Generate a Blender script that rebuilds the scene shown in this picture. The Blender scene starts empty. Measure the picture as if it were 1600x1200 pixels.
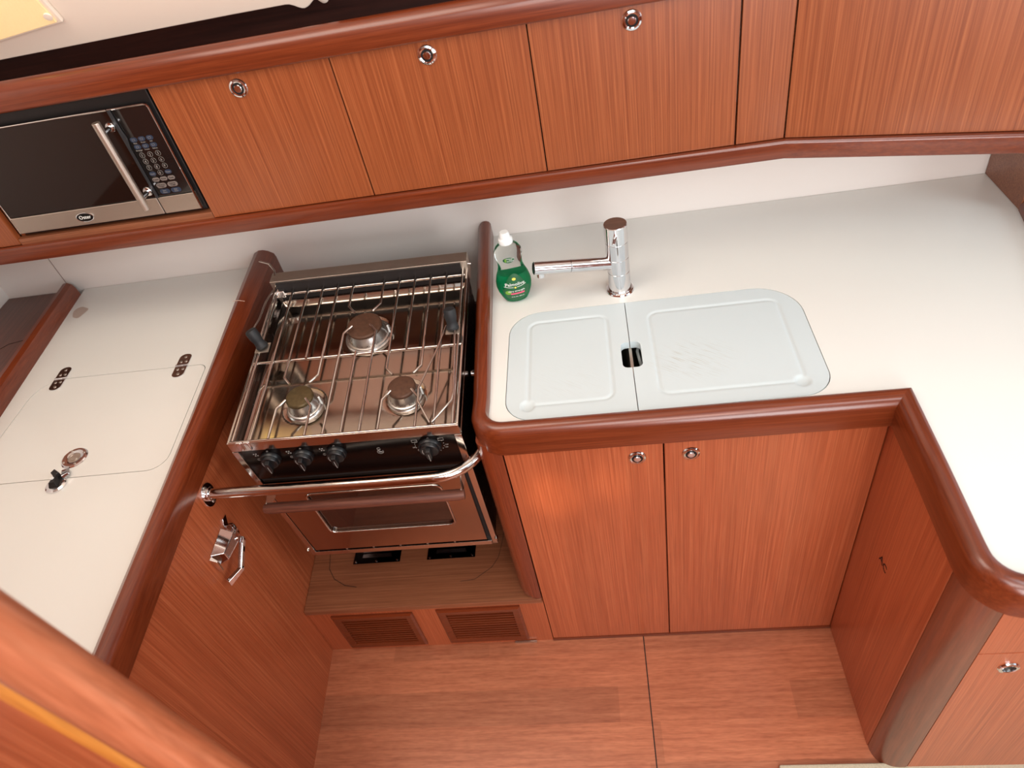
import bpy, bmesh, math, random
from mathutils import Matrix, Vector, Euler
random.seed(7)
SC = bpy.context.scene
COL = SC.collection
PI = math.pi

# ------------------------------------------------------------------ camera, world, light, exposure
cam_d = bpy.data.cameras.new('camera')
cam_d.sensor_width = 36.0
cam_d.lens = 1102.97 / 1600 * 36.0
cam_d.clip_start = 0.02
cam = bpy.data.objects.new('camera', cam_d)
COL.objects.link(cam)
RT = Matrix(((0.98527039, 0.09642485, 0.14122499),
             (0.0343582, 0.69739245, -0.71586541),
             (-0.16751646, 0.71017323, 0.68380715)))
cam.matrix_world = Matrix.Translation((0, 0, 1.9)) @ RT.to_4x4()
cam_d.dof.use_dof = True
cam_d.dof.focus_distance = 1.55
cam_d.dof.aperture_fstop = 3.6
SC.camera = cam

SC.view_settings.view_transform = 'Standard'
SC.view_settings.look = 'None'
SC.view_settings.gamma = 1.0
SC.view_settings.use_curve_mapping = False
SC.view_settings.exposure = 0.28

world = bpy.data.worlds.new('sky')
SC.world = world
world.use_nodes = True
wb = world.node_tree.nodes['Background']
wb.inputs['Color'].default_value = (0.80, 0.90, 1.0, 1)
wb.inputs['Strength'].default_value = 1.0


def area(name, loc, target, sx, sy, power, color):
    d = bpy.data.lights.new(name, 'AREA')
    d.shape = 'RECTANGLE'
    d.size = sx
    d.size_y = sy
    d.energy = power
    d.color = color
    o = bpy.data.objects.new(name, d)
    COL.objects.link(o)
    o.location = loc
    v = Vector(target) - Vector(loc)
    o.rotation_euler = v.to_track_quat('-Z', 'Y').to_euler()
    return o


area('companionway_daylight', (0.95, 0.10, 2.32), (0.65, 0.9, 0.9), 0.8, 0.7, 6.5, (0.80, 0.96, 1.0))
area('galley_fill_light', (-0.75, 0.75, 2.34), (-0.75, 0.95, 0.8), 1.0, 0.6, 9.0, (1.0, 0.89, 0.78))  # added warm fill over the left worktop, no hatch built there
area('saloon_fill_light', (0.1, -0.75, 2.32), (-0.5, 1.3, 1.0), 1.1, 0.8, 17, (1.0, 0.96, 0.92))  # added unseen overhead fill that lifts the galley from behind
area('front_fill_light', (0.45, -1.32, 1.35), (-0.35, 1.6, 0.95), 1.5, 0.9, 38, (1.0, 0.98, 0.98))  # added frontal fill for the upright faces, not an actual window
area('side_fill_light', (2.40, 0.35, 1.65), (-0.9, 1.1, 0.6), 0.9, 0.9, 16, (0.88, 0.97, 1.0))  # added fill from the right to brighten the left panel

# added warm spots standing in for sun reflected off the stove onto the door
for nm_, tgt_, ang_, pw_ in (('bounce_glow_spot', (-.150, .93, .665), 3.6, 130.0), ('bounce_glow_spot', (-.030, .93, .690), 2.6, 70.0)):
    sd_ = bpy.data.lights.new(nm_, 'SPOT')
    sd_.energy = pw_
    sd_.color = (1.0, 0.80, 0.55)
    sd_.spot_size = math.radians(ang_)
    sd_.spot_blend = 1.0
    sd_.shadow_soft_size = 0.02
    so_ = bpy.data.objects.new(nm_, sd_)
    COL.objects.link(so_)
    so_.location = (-.45, -.95, 2.3)
    so_.rotation_euler = (Vector(tgt_) - Vector((-.45, -.95, 2.3))).to_track_quat('-Z', 'Y').to_euler()

# ------------------------------------------------------------------ materials


def lin(c):
    r = []
    for v in c:
        v = v / 255.0
        r.append(v / 12.92 if v <= 0.04045 else ((v + 0.055) / 1.055) ** 2.4)
    return (r[0], r[1], r[2], 1.0)


def newmat(name):
    m = bpy.data.materials.new(name)
    m.use_nodes = True
    return m, m.node_tree, m.node_tree.nodes['Principled BSDF']


def plain(name, rgb, rough=0.5, metal=0.0, coat=0.0, spec=0.5, noise=0.0, nscale=30, bump=0.0, emit=None, est=0.0):
    m, nt, b = newmat(name)
    c = lin(rgb)
    b.inputs['Base Color'].default_value = c
    b.inputs['Roughness'].default_value = rough
    b.inputs['Metallic'].default_value = metal
    b.inputs['Coat Weight'].default_value = coat
    b.inputs['Specular IOR Level'].default_value = spec
    tc = nt.nodes.new('ShaderNodeTexCoord')
    nz = nt.nodes.new('ShaderNodeTexNoise')
    nz.inputs['Scale'].default_value = nscale
    nz.inputs['Detail'].default_value = 5
    nt.links.new(tc.outputs['Object'], nz.inputs['Vector'])
    mx = nt.nodes.new('ShaderNodeMix')
    mx.data_type = 'RGBA'
    mx.inputs[6].default_value = c
    mx.inputs[7].default_value = tuple(v * (1 - noise) for v in c[:3]) + (1,)
    nt.links.new(nz.outputs['Fac'], mx.inputs[0])
    nt.links.new(mx.outputs[2], b.inputs['Base Color'])
    if bump:
        bp = nt.nodes.new('ShaderNodeBump')
        bp.inputs['Strength'].default_value = bump
        bp.inputs['Distance'].default_value = 0.001
        nt.links.new(nz.outputs['Fac'], bp.inputs['Height'])
        nt.links.new(bp.outputs['Normal'], b.inputs['Normal'])
    if emit:
        b.inputs['Emission Color'].default_value = lin(emit)
        b.inputs['Emission Strength'].default_value = est
    return m


def wood(name, base, dark, light, axis='Z', across=160, along=2.0, rough=0.34, coat=0.25, contrast=1.0, streak=0.5, tone=False):
    m, nt, b = newmat(name)
    N, L = nt.nodes, nt.links
    tc = N.new('ShaderNodeTexCoord')

    def mapped(a, l, off=(0, 0, 0)):
        mp = N.new('ShaderNodeMapping')
        s = [a, a, a]
        s['XYZ'.index(axis)] = l
        mp.inputs['Scale'].default_value = s
        mp.inputs['Location'].default_value = off
        L.new(tc.outputs['Object'], mp.inputs['Vector'])
        return mp
    n1 = N.new('ShaderNodeTexNoise')
    n1.inputs['Scale'].default_value = 1.0
    n1.inputs['Detail'].default_value = 4
    n1.inputs['Roughness'].default_value = 0.65
    L.new(mapped(across, along).outputs[0], n1.inputs['Vector'])
    n2 = N.new('ShaderNodeTexNoise')
    n2.inputs['Scale'].default_value = 1.0
    n2.inputs['Detail'].default_value = 3
    L.new(mapped(across * 0.09, along * 0.35, (3, 7, 1)).outputs[0], n2.inputs['Vector'])
    n3 = N.new('ShaderNodeTexNoise')
    n3.inputs['Scale'].default_value = 1.0
    n3.inputs['Detail'].default_value = 2
    L.new(mapped(across * 2.4, along * 6, (1, 2, 5)).outputs[0], n3.inputs['Vector'])
    r1 = N.new('ShaderNodeValToRGB')
    r1.color_ramp.elements[0].position = 0.5 - 0.22 / contrast
    r1.color_ramp.elements[0].color = lin(dark)
    r1.color_ramp.elements[1].position = 0.5 + 0.22 / contrast
    r1.color_ramp.elements[1].color = lin(light)
    e = r1.color_ramp.elements.new(0.5)
    e.color = lin(base)
    L.new(n1.outputs['Fac'], r1.inputs['Fac'])
    r2 = N.new('ShaderNodeValToRGB')
    r2.color_ramp.elements[0].position = 0.3
    r2.color_ramp.elements[0].color = (1 - 0.35 * streak, 1 - 0.42 * streak, 1 - 0.5 * streak, 1)
    r2.color_ramp.elements[1].position = 0.7
    r2.color_ramp.elements[1].color = (1 + 0.15 * streak, 1 + 0.15 * streak, 1 + 0.12 * streak, 1)
    L.new(n2.outputs['Fac'], r2.inputs['Fac'])
    mul = N.new('ShaderNodeMix')
    mul.data_type = 'RGBA'
    mul.blend_type = 'MULTIPLY'
    mul.inputs[0].default_value = 1.0
    L.new(r1.outputs[0], mul.inputs[6])
    L.new(r2.outputs[0], mul.inputs[7])
    r3 = N.new('ShaderNodeValToRGB')
    r3.color_ramp.elements[0].position = 0.3
    r3.color_ramp.elements[0].color = (0.80, 0.76, 0.72, 1)
    r3.color_ramp.elements[1].position = 0.6
    r3.color_ramp.elements[1].color = (1.05, 1.05, 1.05, 1)
    L.new(n3.outputs['Fac'], r3.inputs['Fac'])
    mul2 = N.new('ShaderNodeMix')
    mul2.data_type = 'RGBA'
    mul2.blend_type = 'MULTIPLY'
    mul2.inputs[0].default_value = 0.8
    L.new(mul.outputs[2], mul2.inputs[6])
    L.new(r3.outputs[0], mul2.inputs[7])
    out = mul2.outputs[2]
    if tone:
        at = N.new('ShaderNodeAttribute')
        at.attribute_name = 'plank_tone'
        mr = N.new('ShaderNodeMapRange')
        mr.inputs[3].default_value = 0.74
        mr.inputs[4].default_value = 1.08
        L.new(at.outputs['Fac'], mr.inputs[0])
        cmb = N.new('ShaderNodeCombineColor')
        for i in range(3):
            L.new(mr.outputs[0], cmb.inputs[i])
        mul3 = N.new('ShaderNodeMix')
        mul3.data_type = 'RGBA'
        mul3.blend_type = 'MULTIPLY'
        mul3.inputs[0].default_value = 1.0
        L.new(out, mul3.inputs[6])
        L.new(cmb.outputs[0], mul3.inputs[7])
        out = mul3.outputs[2]
    L.new(out, b.inputs['Base Color'])
    b.inputs['Roughness'].default_value = rough
    b.inputs['Coat Weight'].default_value = coat
    b.inputs['Coat Roughness'].default_value = 0.18
    bp = N.new('ShaderNodeBump')
    bp.inputs['Strength'].default_value = 0.12
    bp.inputs['Distance'].default_value = 0.0006
    L.new(n1.outputs['Fac'], bp.inputs['Height'])
    L.new(bp.outputs['Normal'], b.inputs['Normal'])
    return m


def metal(name, rgb, rough, scratch=0.05, aniso_axis=None):
    m, nt, b = newmat(name)
    b.inputs['Metallic'].default_value = 1.0
    b.inputs['Base Color'].default_value = lin(rgb)
    N, L = nt.nodes, nt.links
    tc = N.new('ShaderNodeTexCoord')
    mp = N.new('ShaderNodeMapping')
    s = [220, 220, 220]
    if aniso_axis:
        s['XYZ'.index(aniso_axis)] = 6
    else:
        s = [45, 45, 45]
    mp.inputs['Scale'].default_value = s
    L.new(tc.outputs['Object'], mp.inputs['Vector'])
    nz = N.new('ShaderNodeTexNoise')
    nz.inputs['Scale'].default_value = 1
    nz.inputs['Detail'].default_value = 4
    L.new(mp.outputs[0], nz.inputs['Vector'])
    mr = N.new('ShaderNodeMapRange')
    mr.inputs[3].default_value = max(0.02, rough - scratch)
    mr.inputs[4].default_value = rough + scratch
    L.new(nz.outputs['Fac'], mr.inputs[0])
    L.new(mr.outputs[0], b.inputs['Roughness'])
    return m


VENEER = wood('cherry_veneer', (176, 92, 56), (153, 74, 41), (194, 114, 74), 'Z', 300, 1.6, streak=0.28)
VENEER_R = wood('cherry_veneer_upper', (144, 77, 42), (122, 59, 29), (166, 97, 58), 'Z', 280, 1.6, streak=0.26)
VENEER_X = wood('cherry_veneer_lying', (140, 86, 58), (118, 68, 44), (160, 104, 74), 'X', 240, 2.5, streak=0.3)
VENEER_DK = wood('dark_cherry_board', (92, 50, 36), (72, 38, 27), (110, 62, 46), 'Y', 150, 2.5, streak=0.4)
TRIM_X = wood('solid_cherry_x', (110, 47, 21), (94, 37, 15), (124, 58, 30), 'X', 200, 3.0, rough=0.28, coat=0.35, streak=0.28)
TRIM_Y = wood('solid_cherry_y', (110, 47, 21), (94, 37, 15), (124, 58, 30), 'Y', 200, 3.0, rough=0.28, coat=0.35, streak=0.28)
TRIM_Z = wood('solid_cherry_z', (118, 50, 24), (102, 40, 18), (132, 62, 33), 'Z', 200, 3.0, rough=0.26, coat=0.5, streak=0.28)
DARK_WOOD_SHADE = wood('dark_wood_with_shade', (54, 22, 16), (40, 14, 10), (66, 30, 22), 'X', 90, 3.0, rough=0.4, coat=0.2)  # dark wood; on the locker top shelf its tone also carries the shade
FLOORW = wood('floor_planks', (178, 108, 76), (158, 90, 62), (194, 124, 90), 'X', 110, 6, rough=0.36, coat=0.25, streak=0.3, tone=True)
LIT_EDGE = wood('lit_edge_wood', (214, 140, 60), (190, 112, 44), (228, 160, 80), 'Z', 60, 2.0)  # light on the near trim edge put into a brighter wood colour
HANDLE_W = wood('handle_wood', (104, 58, 42), (80, 42, 31), (126, 76, 58), 'X', 160, 8, rough=0.55, coat=0.0)
WHITE = plain('white_laminate', (229, 231, 226), 0.22, noise=0.02, nscale=6, coat=0.15)
WHITE_B = plain('white_backsplash', (233, 228, 222), 0.32, noise=0.02, nscale=5)
CREAM = plain('cream_headliner', (238, 224, 208), 0.5, noise=0.03, nscale=8)
DARKGAP = plain('dark_gap', (22, 14, 12), 0.8)
STEEL = metal('polished_steel', (206, 200, 194), 0.12, 0.05)
STEEL_B = metal('brushed_steel', (200, 190, 178), 0.42, 0.05)
STEEL_PAN = metal('hob_pan_steel', (172, 160, 148), 0.10, 0.05)
CHROME = metal('chrome', (226, 226, 228), 0.05, 0.03)
CHROME_W = metal('worn_chrome', (215, 215, 218), 0.10, 0.07)
BLACKP = plain('black_plastic', (16, 16, 18), 0.38, noise=0.2, nscale=60)
BLACKR = plain('black_rubber', (24, 27, 30), 0.6, noise=0.25, nscale=120, bump=0.3)
ENAMEL = plain('black_enamel', (12, 7, 6), 0.16, spec=0.25)
BURN = plain('burnt_burner_cap', (98, 66, 48), 0.55, metal=0.35, noise=0.6, nscale=110, bump=0.4)
BURN2 = plain('brass_burner_cap', (104, 88, 58), 0.45, metal=0.6, noise=0.6, nscale=120, bump=0.3)
ALU = metal('cast_aluminium', (200, 198, 196), 0.3, 0.12)
PRINT = plain('white_print', (150, 144, 138), 0.5)
PRINT_D = plain('dark_scribble', (40, 10, 6), 0.8)
OVAL = plain('badge_black', (10, 9, 9), 0.2)
BTN_BLUE = plain('blue_button_print', (40, 52, 72), 0.4)
BTN_GREY = plain('grey_button_print', (118, 108, 102), 0.4)
LABEL_G = plain('label_green', (16, 92, 50), 0.35, noise=0.25, nscale=60)
LABEL_L = plain('label_light_green', (112, 160, 48), 0.35)
LABEL_Y = plain('label_yellow', (226, 210, 90), 0.4)
LABEL_P = plain('label_pink', (226, 84, 120), 0.4)
LABEL_W = plain('label_white', (238, 240, 236), 0.4)
PIN = plain('white_cap_plastic', (226, 232, 232), 0.3, coat=0.3)
RUG = plain('cream_rug_pile', (206, 196, 170), 0.95, noise=0.4, nscale=300, bump=0.8)
SCRATCH = plain('ivory_scratch', (220, 190, 170), 0.6)
STAIN = plain('dried_water_stain', (196, 180, 168), 0.35, noise=0.15, nscale=40)


def glassy(name, rgb, rough=0.02, alpha=0.3, metal_v=0.0):
    m, nt, b = newmat(name)
    b.inputs['Base Color'].default_value = lin(rgb)
    b.inputs['Roughness'].default_value = rough
    b.inputs['Transmission Weight'].default_value = alpha
    b.inputs['IOR'].default_value = 1.45
    return m


MW_GLASS = plain('tinted_oven_glass', (30, 16, 11), 0.05, coat=0.15, spec=0.35)
MW_PANEL = plain('gloss_black_panel', (24, 21, 20), 0.10, coat=0.8)
OVEN_GLASS = plain('dark_oven_glass', (34, 22, 18), 0.06, coat=0.8)
CLEAR = glassy('clear_bottle_plastic', (250, 252, 251), 0.05, 1.0)
CLEAR.node_tree.nodes['Principled BSDF'].inputs['IOR'].default_value = 1.12
SOAP = glassy('green_soap', (18, 158, 100), 0.02, 0.45)
SOAP.node_tree.nodes['Principled BSDF'].inputs['IOR'].default_value = 1.2

# cutting board: white plastic, faint blue, knife scratches as a worn patch


def board_mat(name, cx, cy, amount):
    m, nt, b = newmat(name)
    N, L = nt.nodes, nt.links
    tc = N.new('ShaderNodeTexCoord')
    b.inputs['Roughness'].default_value = 0.35
    b.inputs['Subsurface Weight'].default_value = 0.15
    b.inputs['Subsurface Radius'].default_value = (0.01, 0.01, 0.01)
    b.inputs['Subsurface Scale'].default_value = 0.3
    mp = N.new('ShaderNodeMapping')
    mp.vector_type = 'TEXTURE'
    mp.inputs['Rotation'].default_value = (0, 0, math.radians(-38))
    mp.inputs['Scale'].default_value = (1 / 22.0, 1 / 700.0, 1)
    L.new(tc.outputs['Object'], mp.inputs['Vector'])
    nz = N.new('ShaderNodeTexNoise')
    nz.inputs['Scale'].default_value = 1
    nz.inputs['Detail'].default_value = 2
    L.new(mp.outputs[0], nz.inputs['Vector'])
    rp = N.new('ShaderNodeValToRGB')
    rp.color_ramp.elements[0].position = 0.56
    rp.color_ramp.elements[1].position = 0.72
    L.new(nz.outputs['Fac'], rp.inputs['Fac'])
    # patch mask
    sub = N.new('ShaderNodeVectorMath')
    sub.operation = 'SUBTRACT'
    sub.inputs[1].default_value = (cx, cy, 0)
    L.new(tc.outputs['Object'], sub.inputs[0])
    sc = N.new('ShaderNodeVectorMath')
    sc.operation = 'MULTIPLY'
    sc.inputs[1].default_value = (1 / 0.10, 1 / 0.075, 0)
    L.new(sub.outputs[0], sc.inputs[0])
    ln = N.new('ShaderNodeVectorMath')
    ln.operation = 'LENGTH'
    L.new(sc.outputs[0], ln.inputs[0])
    mr = N.new('ShaderNodeMapRange')
    mr.inputs[1].default_value = 1.0
    mr.inputs[2].default_value = 0.1
    mr.inputs[3].default_value = 0
    mr.inputs[4].default_value = amount
    L.new(ln.outputs['Value'], mr.inputs[0])
    mu = N.new('ShaderNodeMath')
    mu.operation = 'MULTIPLY'
    L.new(mr.outputs[0], mu.inputs[0])
    L.new(rp.outputs[0], mu.inputs[1])
    mx = N.new('ShaderNodeMix')
    mx.data_type = 'RGBA'
    mx.inputs[6].default_value = lin((204, 217, 220))
    mx.inputs[7].default_value = lin((160, 154, 132))
    L.new(mu.outputs[0], mx.inputs[0])
    L.new(mx.outputs[2], b.inputs['Base Color'])
    return m


# ------------------------------------------------------------------ builders


def BM():
    return bmesh.new()


def world_loc(o):
    v = Vector((0, 0, 0))
    while o is not None:
        v = v + o.location
        o = o.parent
    return v


LOCAL_ROOTS = set()


def is_local(o):
    while o is not None:
        if o.name in LOCAL_ROOTS:
            return True
        o = o.parent
    return False


def obj(name, bm, mat, parent=None, bevel=0.0, seg=2, sharp=32, **props):
    """link one mesh; geometry is given in world space (or in the thing's own space for local roots)"""
    if parent is not None and not is_local(parent):
        off = world_loc(parent)
        bmesh.ops.translate(bm, verts=bm.verts, vec=-off)
    bmesh.ops.remove_doubles(bm, verts=bm.verts, dist=1e-6)
    bmesh.ops.recalc_face_normals(bm, faces=bm.faces)
    ang = math.radians(sharp)
    for e in bm.edges:
        if len(e.link_faces) == 2:
            e.smooth = e.calc_face_angle(0) < ang
        else:
            e.smooth = False
    for f in bm.faces:
        f.smooth = True
    me = bpy.data.meshes.new(name)
    bm.to_mesh(me)
    bm.free()
    for m in (mat if isinstance(mat, (list, tuple)) else [mat]):
        me.materials.append(m)
    o = bpy.data.objects.new(name, me)
    COL.objects.link(o)
    if parent is not None:
        o.parent = parent
    if bevel:
        bv = o.modifiers.new('bevel', 'BEVEL')
        bv.width = bevel
        bv.segments = seg
        bv.limit_method = 'ANGLE'
        bv.angle_limit = math.radians(40)
        bv.harden_normals = True
    for k, v in props.items():
        o[k] = v
    return o


def thing(name, label, cat, loc=(0, 0, 0), group=None, local=False, rot=None):
    o = bpy.data.objects.new(name, None)
    o.empty_display_size = 0.05
    COL.objects.link(o)
    o.location = loc
    if rot:
        o.rotation_euler = rot
    if local:
        LOCAL_ROOTS.add(o.name)
    o['label'] = label
    o['category'] = cat
    if group:
        o['group'] = group
    return o


def tag(o, label, cat, group=None):
    o['label'] = label
    o['category'] = cat
    if group:
        o['group'] = group
    return o


def struct(o):
    o['kind'] = 'structure'
    return o


def box(bm, x0, x1, y0, y1, z0, z1, mi=0):
    vs = [bm.verts.new(p) for p in ((x0, y0, z0), (x1, y0, z0), (x1, y1, z0), (x0, y1, z0),
                                    (x0, y0, z1), (x1, y0, z1), (x1, y1, z1), (x0, y1, z1))]
    for q in ((0, 3, 2, 1), (4, 5, 6, 7), (0, 1, 5, 4), (1, 2, 6, 5), (2, 3, 7, 6), (3, 0, 4, 7)):
        f = bm.faces.new([vs[i] for i in q])
        f.material_index = mi
    return bm


def hexa(bm, bottom, top):
    """bottom and top: four points each"""
    vb = [bm.verts.new(p) for p in bottom]
    vt = [bm.verts.new(p) for p in top]
    bm.faces.new(list(reversed(vb)))
    bm.faces.new(vt)
    for i in range(4):
        j = (i + 1) % 4
        bm.faces.new((vb[i], vb[j], vt[j], vt[i]))
    return bm


def prism(bm, pts, vec, mi=0):
    """extrude a planar loop of 3-D points by vec"""
    v = Vector(vec)
    a = [bm.verts.new(p) for p in pts]
    b = [bm.verts.new(Vector(p) + v) for p in pts]
    fs = [bm.faces.new(a), bm.faces.new(list(reversed(b)))]
    n = len(pts)
    for i in range(n):
        j = (i + 1) % n
        fs.append(bm.faces.new((a[j], a[i], b[i], b[j])))
    for f in fs:
        f.material_index = mi
    return bm


def frame_of(d):
    d = Vector(d).normalized()
    up = Vector((0, 0, 1)) if abs(d.z) < 0.95 else Vector((1, 0, 0))
    x = d.cross(up).normalized()
    y = x.cross(d).normalized()
    return x, y, d


def tube(bm, path, r, n=14, cap=True, round_end=False):
    P = [Vector(p) for p in path]
    rings = []
    prevx = None
    for i, p in enumerate(P):
        if i == 0:
            d = P[1] - P[0]
        elif i == len(P) - 1:
            d = P[-1] - P[-2]
        else:
            d = (P[i + 1] - P[i]).normalized() + (P[i] - P[i - 1]).normalized()
        d.normalize()
        if prevx is None:
            x, y, _ = frame_of(d)
        else:
            x = (prevx - d * prevx.dot(d)).normalized()
            y = d.cross(x).normalized()
        prevx = x
        y = d.cross(x).normalized()
        rr = r[i] if isinstance(r, (list, tuple)) else r
        k = 1.0
        if 0 < i < len(P) - 1:
            c = (P[i + 1] - P[i]).normalized().dot((P[i] - P[i - 1]).normalized())
            k = 1.0 / max(0.5, math.sqrt(max(0.0, (1 + c) / 2)))
        k = min(k, 1.15)
        rings.append([bm.verts.new(p + (x * math.cos(2 * PI * j / n) + y * math.sin(2 * PI * j / n)) * rr * k) for j in range(n)])
    for a, b in zip(rings, rings[1:]):
        for j in range(n):
            q = (j + 1) % n
            bm.faces.new((a[j], a[q], b[q], b[j]))
    if cap:
        bm.faces.new(list(reversed(rings[0])))
        bm.faces.new(rings[-1])
    return bm


def cyl(bm, p0, p1, r0, r1=None, n=28):
    return tube(bm, [p0, p1], [r0, r0 if r1 is None else r1], n)


def lathe(bm, prof, origin=(0, 0, 0), axis=(0, 0, 1), n=36, sx=1.0, sy=1.0):
    """prof: (radius, height) pairs"""
    x, y, d = frame_of(axis)
    o = Vector(origin)
    rings = []
    for r, h in prof:
        if r < 1e-5:
            rings.append([bm.verts.new(o + d * h)])
        else:
            rings.append([bm.verts.new(o + d * h + x * (math.cos(2 * PI * j / n) * r * sx) + y * (math.sin(2 * PI * j / n) * r * sy)) for j in range(n)])
    for a, b in zip(rings, rings[1:]):
        if len(a) == 1 and len(b) == 1:
            continue
        for j in range(n):
            q = (j + 1) % n
            if len(a) == 1:
                bm.faces.new((a[0], b[q], b[j]))
            elif len(b) == 1:
                bm.faces.new((a[j], a[q], b[0]))
            else:
                bm.faces.new((a[j], a[q], b[q], b[j]))
    if len(rings[0]) > 1:
        bm.faces.new(list(reversed(rings[0])))
    if len(rings[-1]) > 1:
        bm.faces.new(rings[-1])
    return bm


def arc(cx, cy, r, a0, a1, n):
    return [(cx + r * math.cos(a0 + (a1 - a0) * i / n), cy + r * math.sin(a0 + (a1 - a0) * i / n)) for i in range(n + 1)]


def rrect(x0, x1, y0, y1, r, n=8):
    """rounded rectangle, r: one radius or four (BL, BR, TR, TL)"""
    if not isinstance(r, (list, tuple)):
        r = [r] * 4
    p = []
    for (cx, cy, rr, a) in ((x0 + r[0], y0 + r[0], r[0], PI), (x1 - r[1], y0 + r[1], r[1], 1.5 * PI), (x1 - r[2], y1 - r[2], r[2], 0), (x0 + r[3], y1 - r[3], r[3], 0.5 * PI)):
        if rr < 1e-5:
            p.append((cx, cy))
        else:
            p += arc(cx, cy, rr, a, a + PI / 2, n)
    return p


def slab(bm, outer, holes, z0, z1):
    """horizontal slab with holes"""
    loops = [outer] + holes
    geo = []
    allv = []
    for lp in loops:
        vs = [bm.verts.new((x, y, z1)) for x, y in lp]
        es = [bm.edges.new((vs[i], vs[(i + 1) % len(vs)])) for i in range(len(vs))]
        geo += es
        allv.append(vs)
    res = bmesh.ops.triangle_fill(bm, use_beauty=True, use_dissolve=False, edges=geo)
    faces = [g for g in res['geom'] if isinstance(g, bmesh.types.BMFace)]
    low = {}
    for vs in allv:
        for v in vs:
            low[v] = bm.verts.new((v.co.x, v.co.y, z0))
    for f in faces:
        bm.faces.new([low[v] for v in reversed(f.verts)])
    for vs in allv:
        for i in range(len(vs)):
            a, b = vs[i], vs[(i + 1) % len(vs)]
            bm.faces.new((a, b, low[b], low[a]))
    return bm


def offset_loop(path, i, closed=False):
    n = len(path)
    P = Vector(path[i])
    if closed or 0 < i < n - 1:
        a = (P - Vector(path[(i - 1) % n])).normalized()
        b = (Vector(path[(i + 1) % n]) - P).normalized()
    elif i == 0:
        a = b = (Vector(path[1]) - P).normalized()
    else:
        a = b = (P - Vector(path[-2])).normalized()
    na, nb = Vector((a.y, -a.x)), Vector((b.y, -b.x))
    m = (na + nb)
    m = m / max(0.3, m.dot(na))
    return m


def sweep(bm, path, prof_fn, closed_prof=True, cap=True, mat_fn=None):
    """path: xy points; prof_fn(i) -> list of (s, z): s metres to the right of the path direction"""
    rings = []
    for i, p in enumerate(path):
        m = offset_loop(path, i)
        rings.append([bm.verts.new((p[0] + m.x * s, p[1] + m.y * s, z)) for s, z in prof_fn(i)])
    k = len(rings[0])
    for i, (a, b) in enumerate(zip(rings, rings[1:])):
        for j in range(k if closed_prof else k - 1):
            q = (j + 1) % k
            f = bm.faces.new((a[j], b[j], b[q], a[q]))
            if mat_fn:
                f.material_index = mat_fn(i)
    if cap:
        bm.faces.new(rings[0])
        bm.faces.new(list(reversed(rings[-1])))
    return bm


def text_into(bm, s, size, M, depth=0.0003, align='CENTER', res=3):
    cu = bpy.data.curves.new('t', 'FONT')
    cu.body = s
    cu.size = size
    cu.align_x = align
    cu.align_y = 'CENTER'
    cu.extrude = depth
    cu.resolution_u = res
    o = bpy.data.objects.new('t', cu)
    COL.objects.link(o)
    dg = bpy.context.evaluated_depsgraph_get()
    dg.update()
    me = bpy.data.meshes.new_from_object(o.evaluated_get(dg))
    tmp = bmesh.new()
    tmp.from_mesh(me)
    if callable(M):
        for v in tmp.verts:
            v.co = M(v.co)
    else:
        tmp.transform(M)
    me2 = bpy.data.meshes.new('t2')
    tmp.to_mesh(me2)
    bm.from_mesh(me2)
    tmp.free()
    bpy.data.objects.remove(o)
    bpy.data.meshes.remove(me)
    bpy.data.meshes.remove(me2)
    bpy.data.curves.remove(cu)
    return bm


def basis(o, x, y):
    """matrix whose local x,y run along x,y at o"""
    x = Vector(x).normalized()
    y = Vector(y).normalized()
    z = x.cross(y)
    M = Matrix((x, y, z)).transposed().to_4x4()
    M.translation = Vector(o)
    return M


def latch_knob(parent, p, nrm, r=0.0185, open_hole=False):
    """push-button catch: flange ring, bore, button; as parts' sub-parts"""
    x, y, d = frame_of(nrm)
    b = BM()
    lathe(b, [(r * 0.60, 0.0005), (r * 0.62, 0.0035), (r * 0.75, 0.0042), (r * 0.92, 0.003), (r, 0.0004)], p, nrm, 36)
    k = obj('catch_ring', b, CHROME, parent)
    b = BM()
    lathe(b, [(r * 0.60, 0.0006), (r * 0.60, 0.0010), (0, 0.0010)], p, nrm, 28)
    if open_hole:
        obj('catch_bore', b, BLACKP, parent)
        return
    obj('catch_bore', b, DARKGAP, parent)
    b = BM()
    lathe(b, [(r * 0.40, 0.001), (r * 0.42, 0.0045), (r * 0.36, 0.0058), (0, 0.0062)], p, nrm, 28)
    obj('catch_button', b, CHROME_W, parent)


# ------------------------------------------------------------------ the setting
ZC = 0.880          # worktop height
YB = 1.655          # back wall


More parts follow.
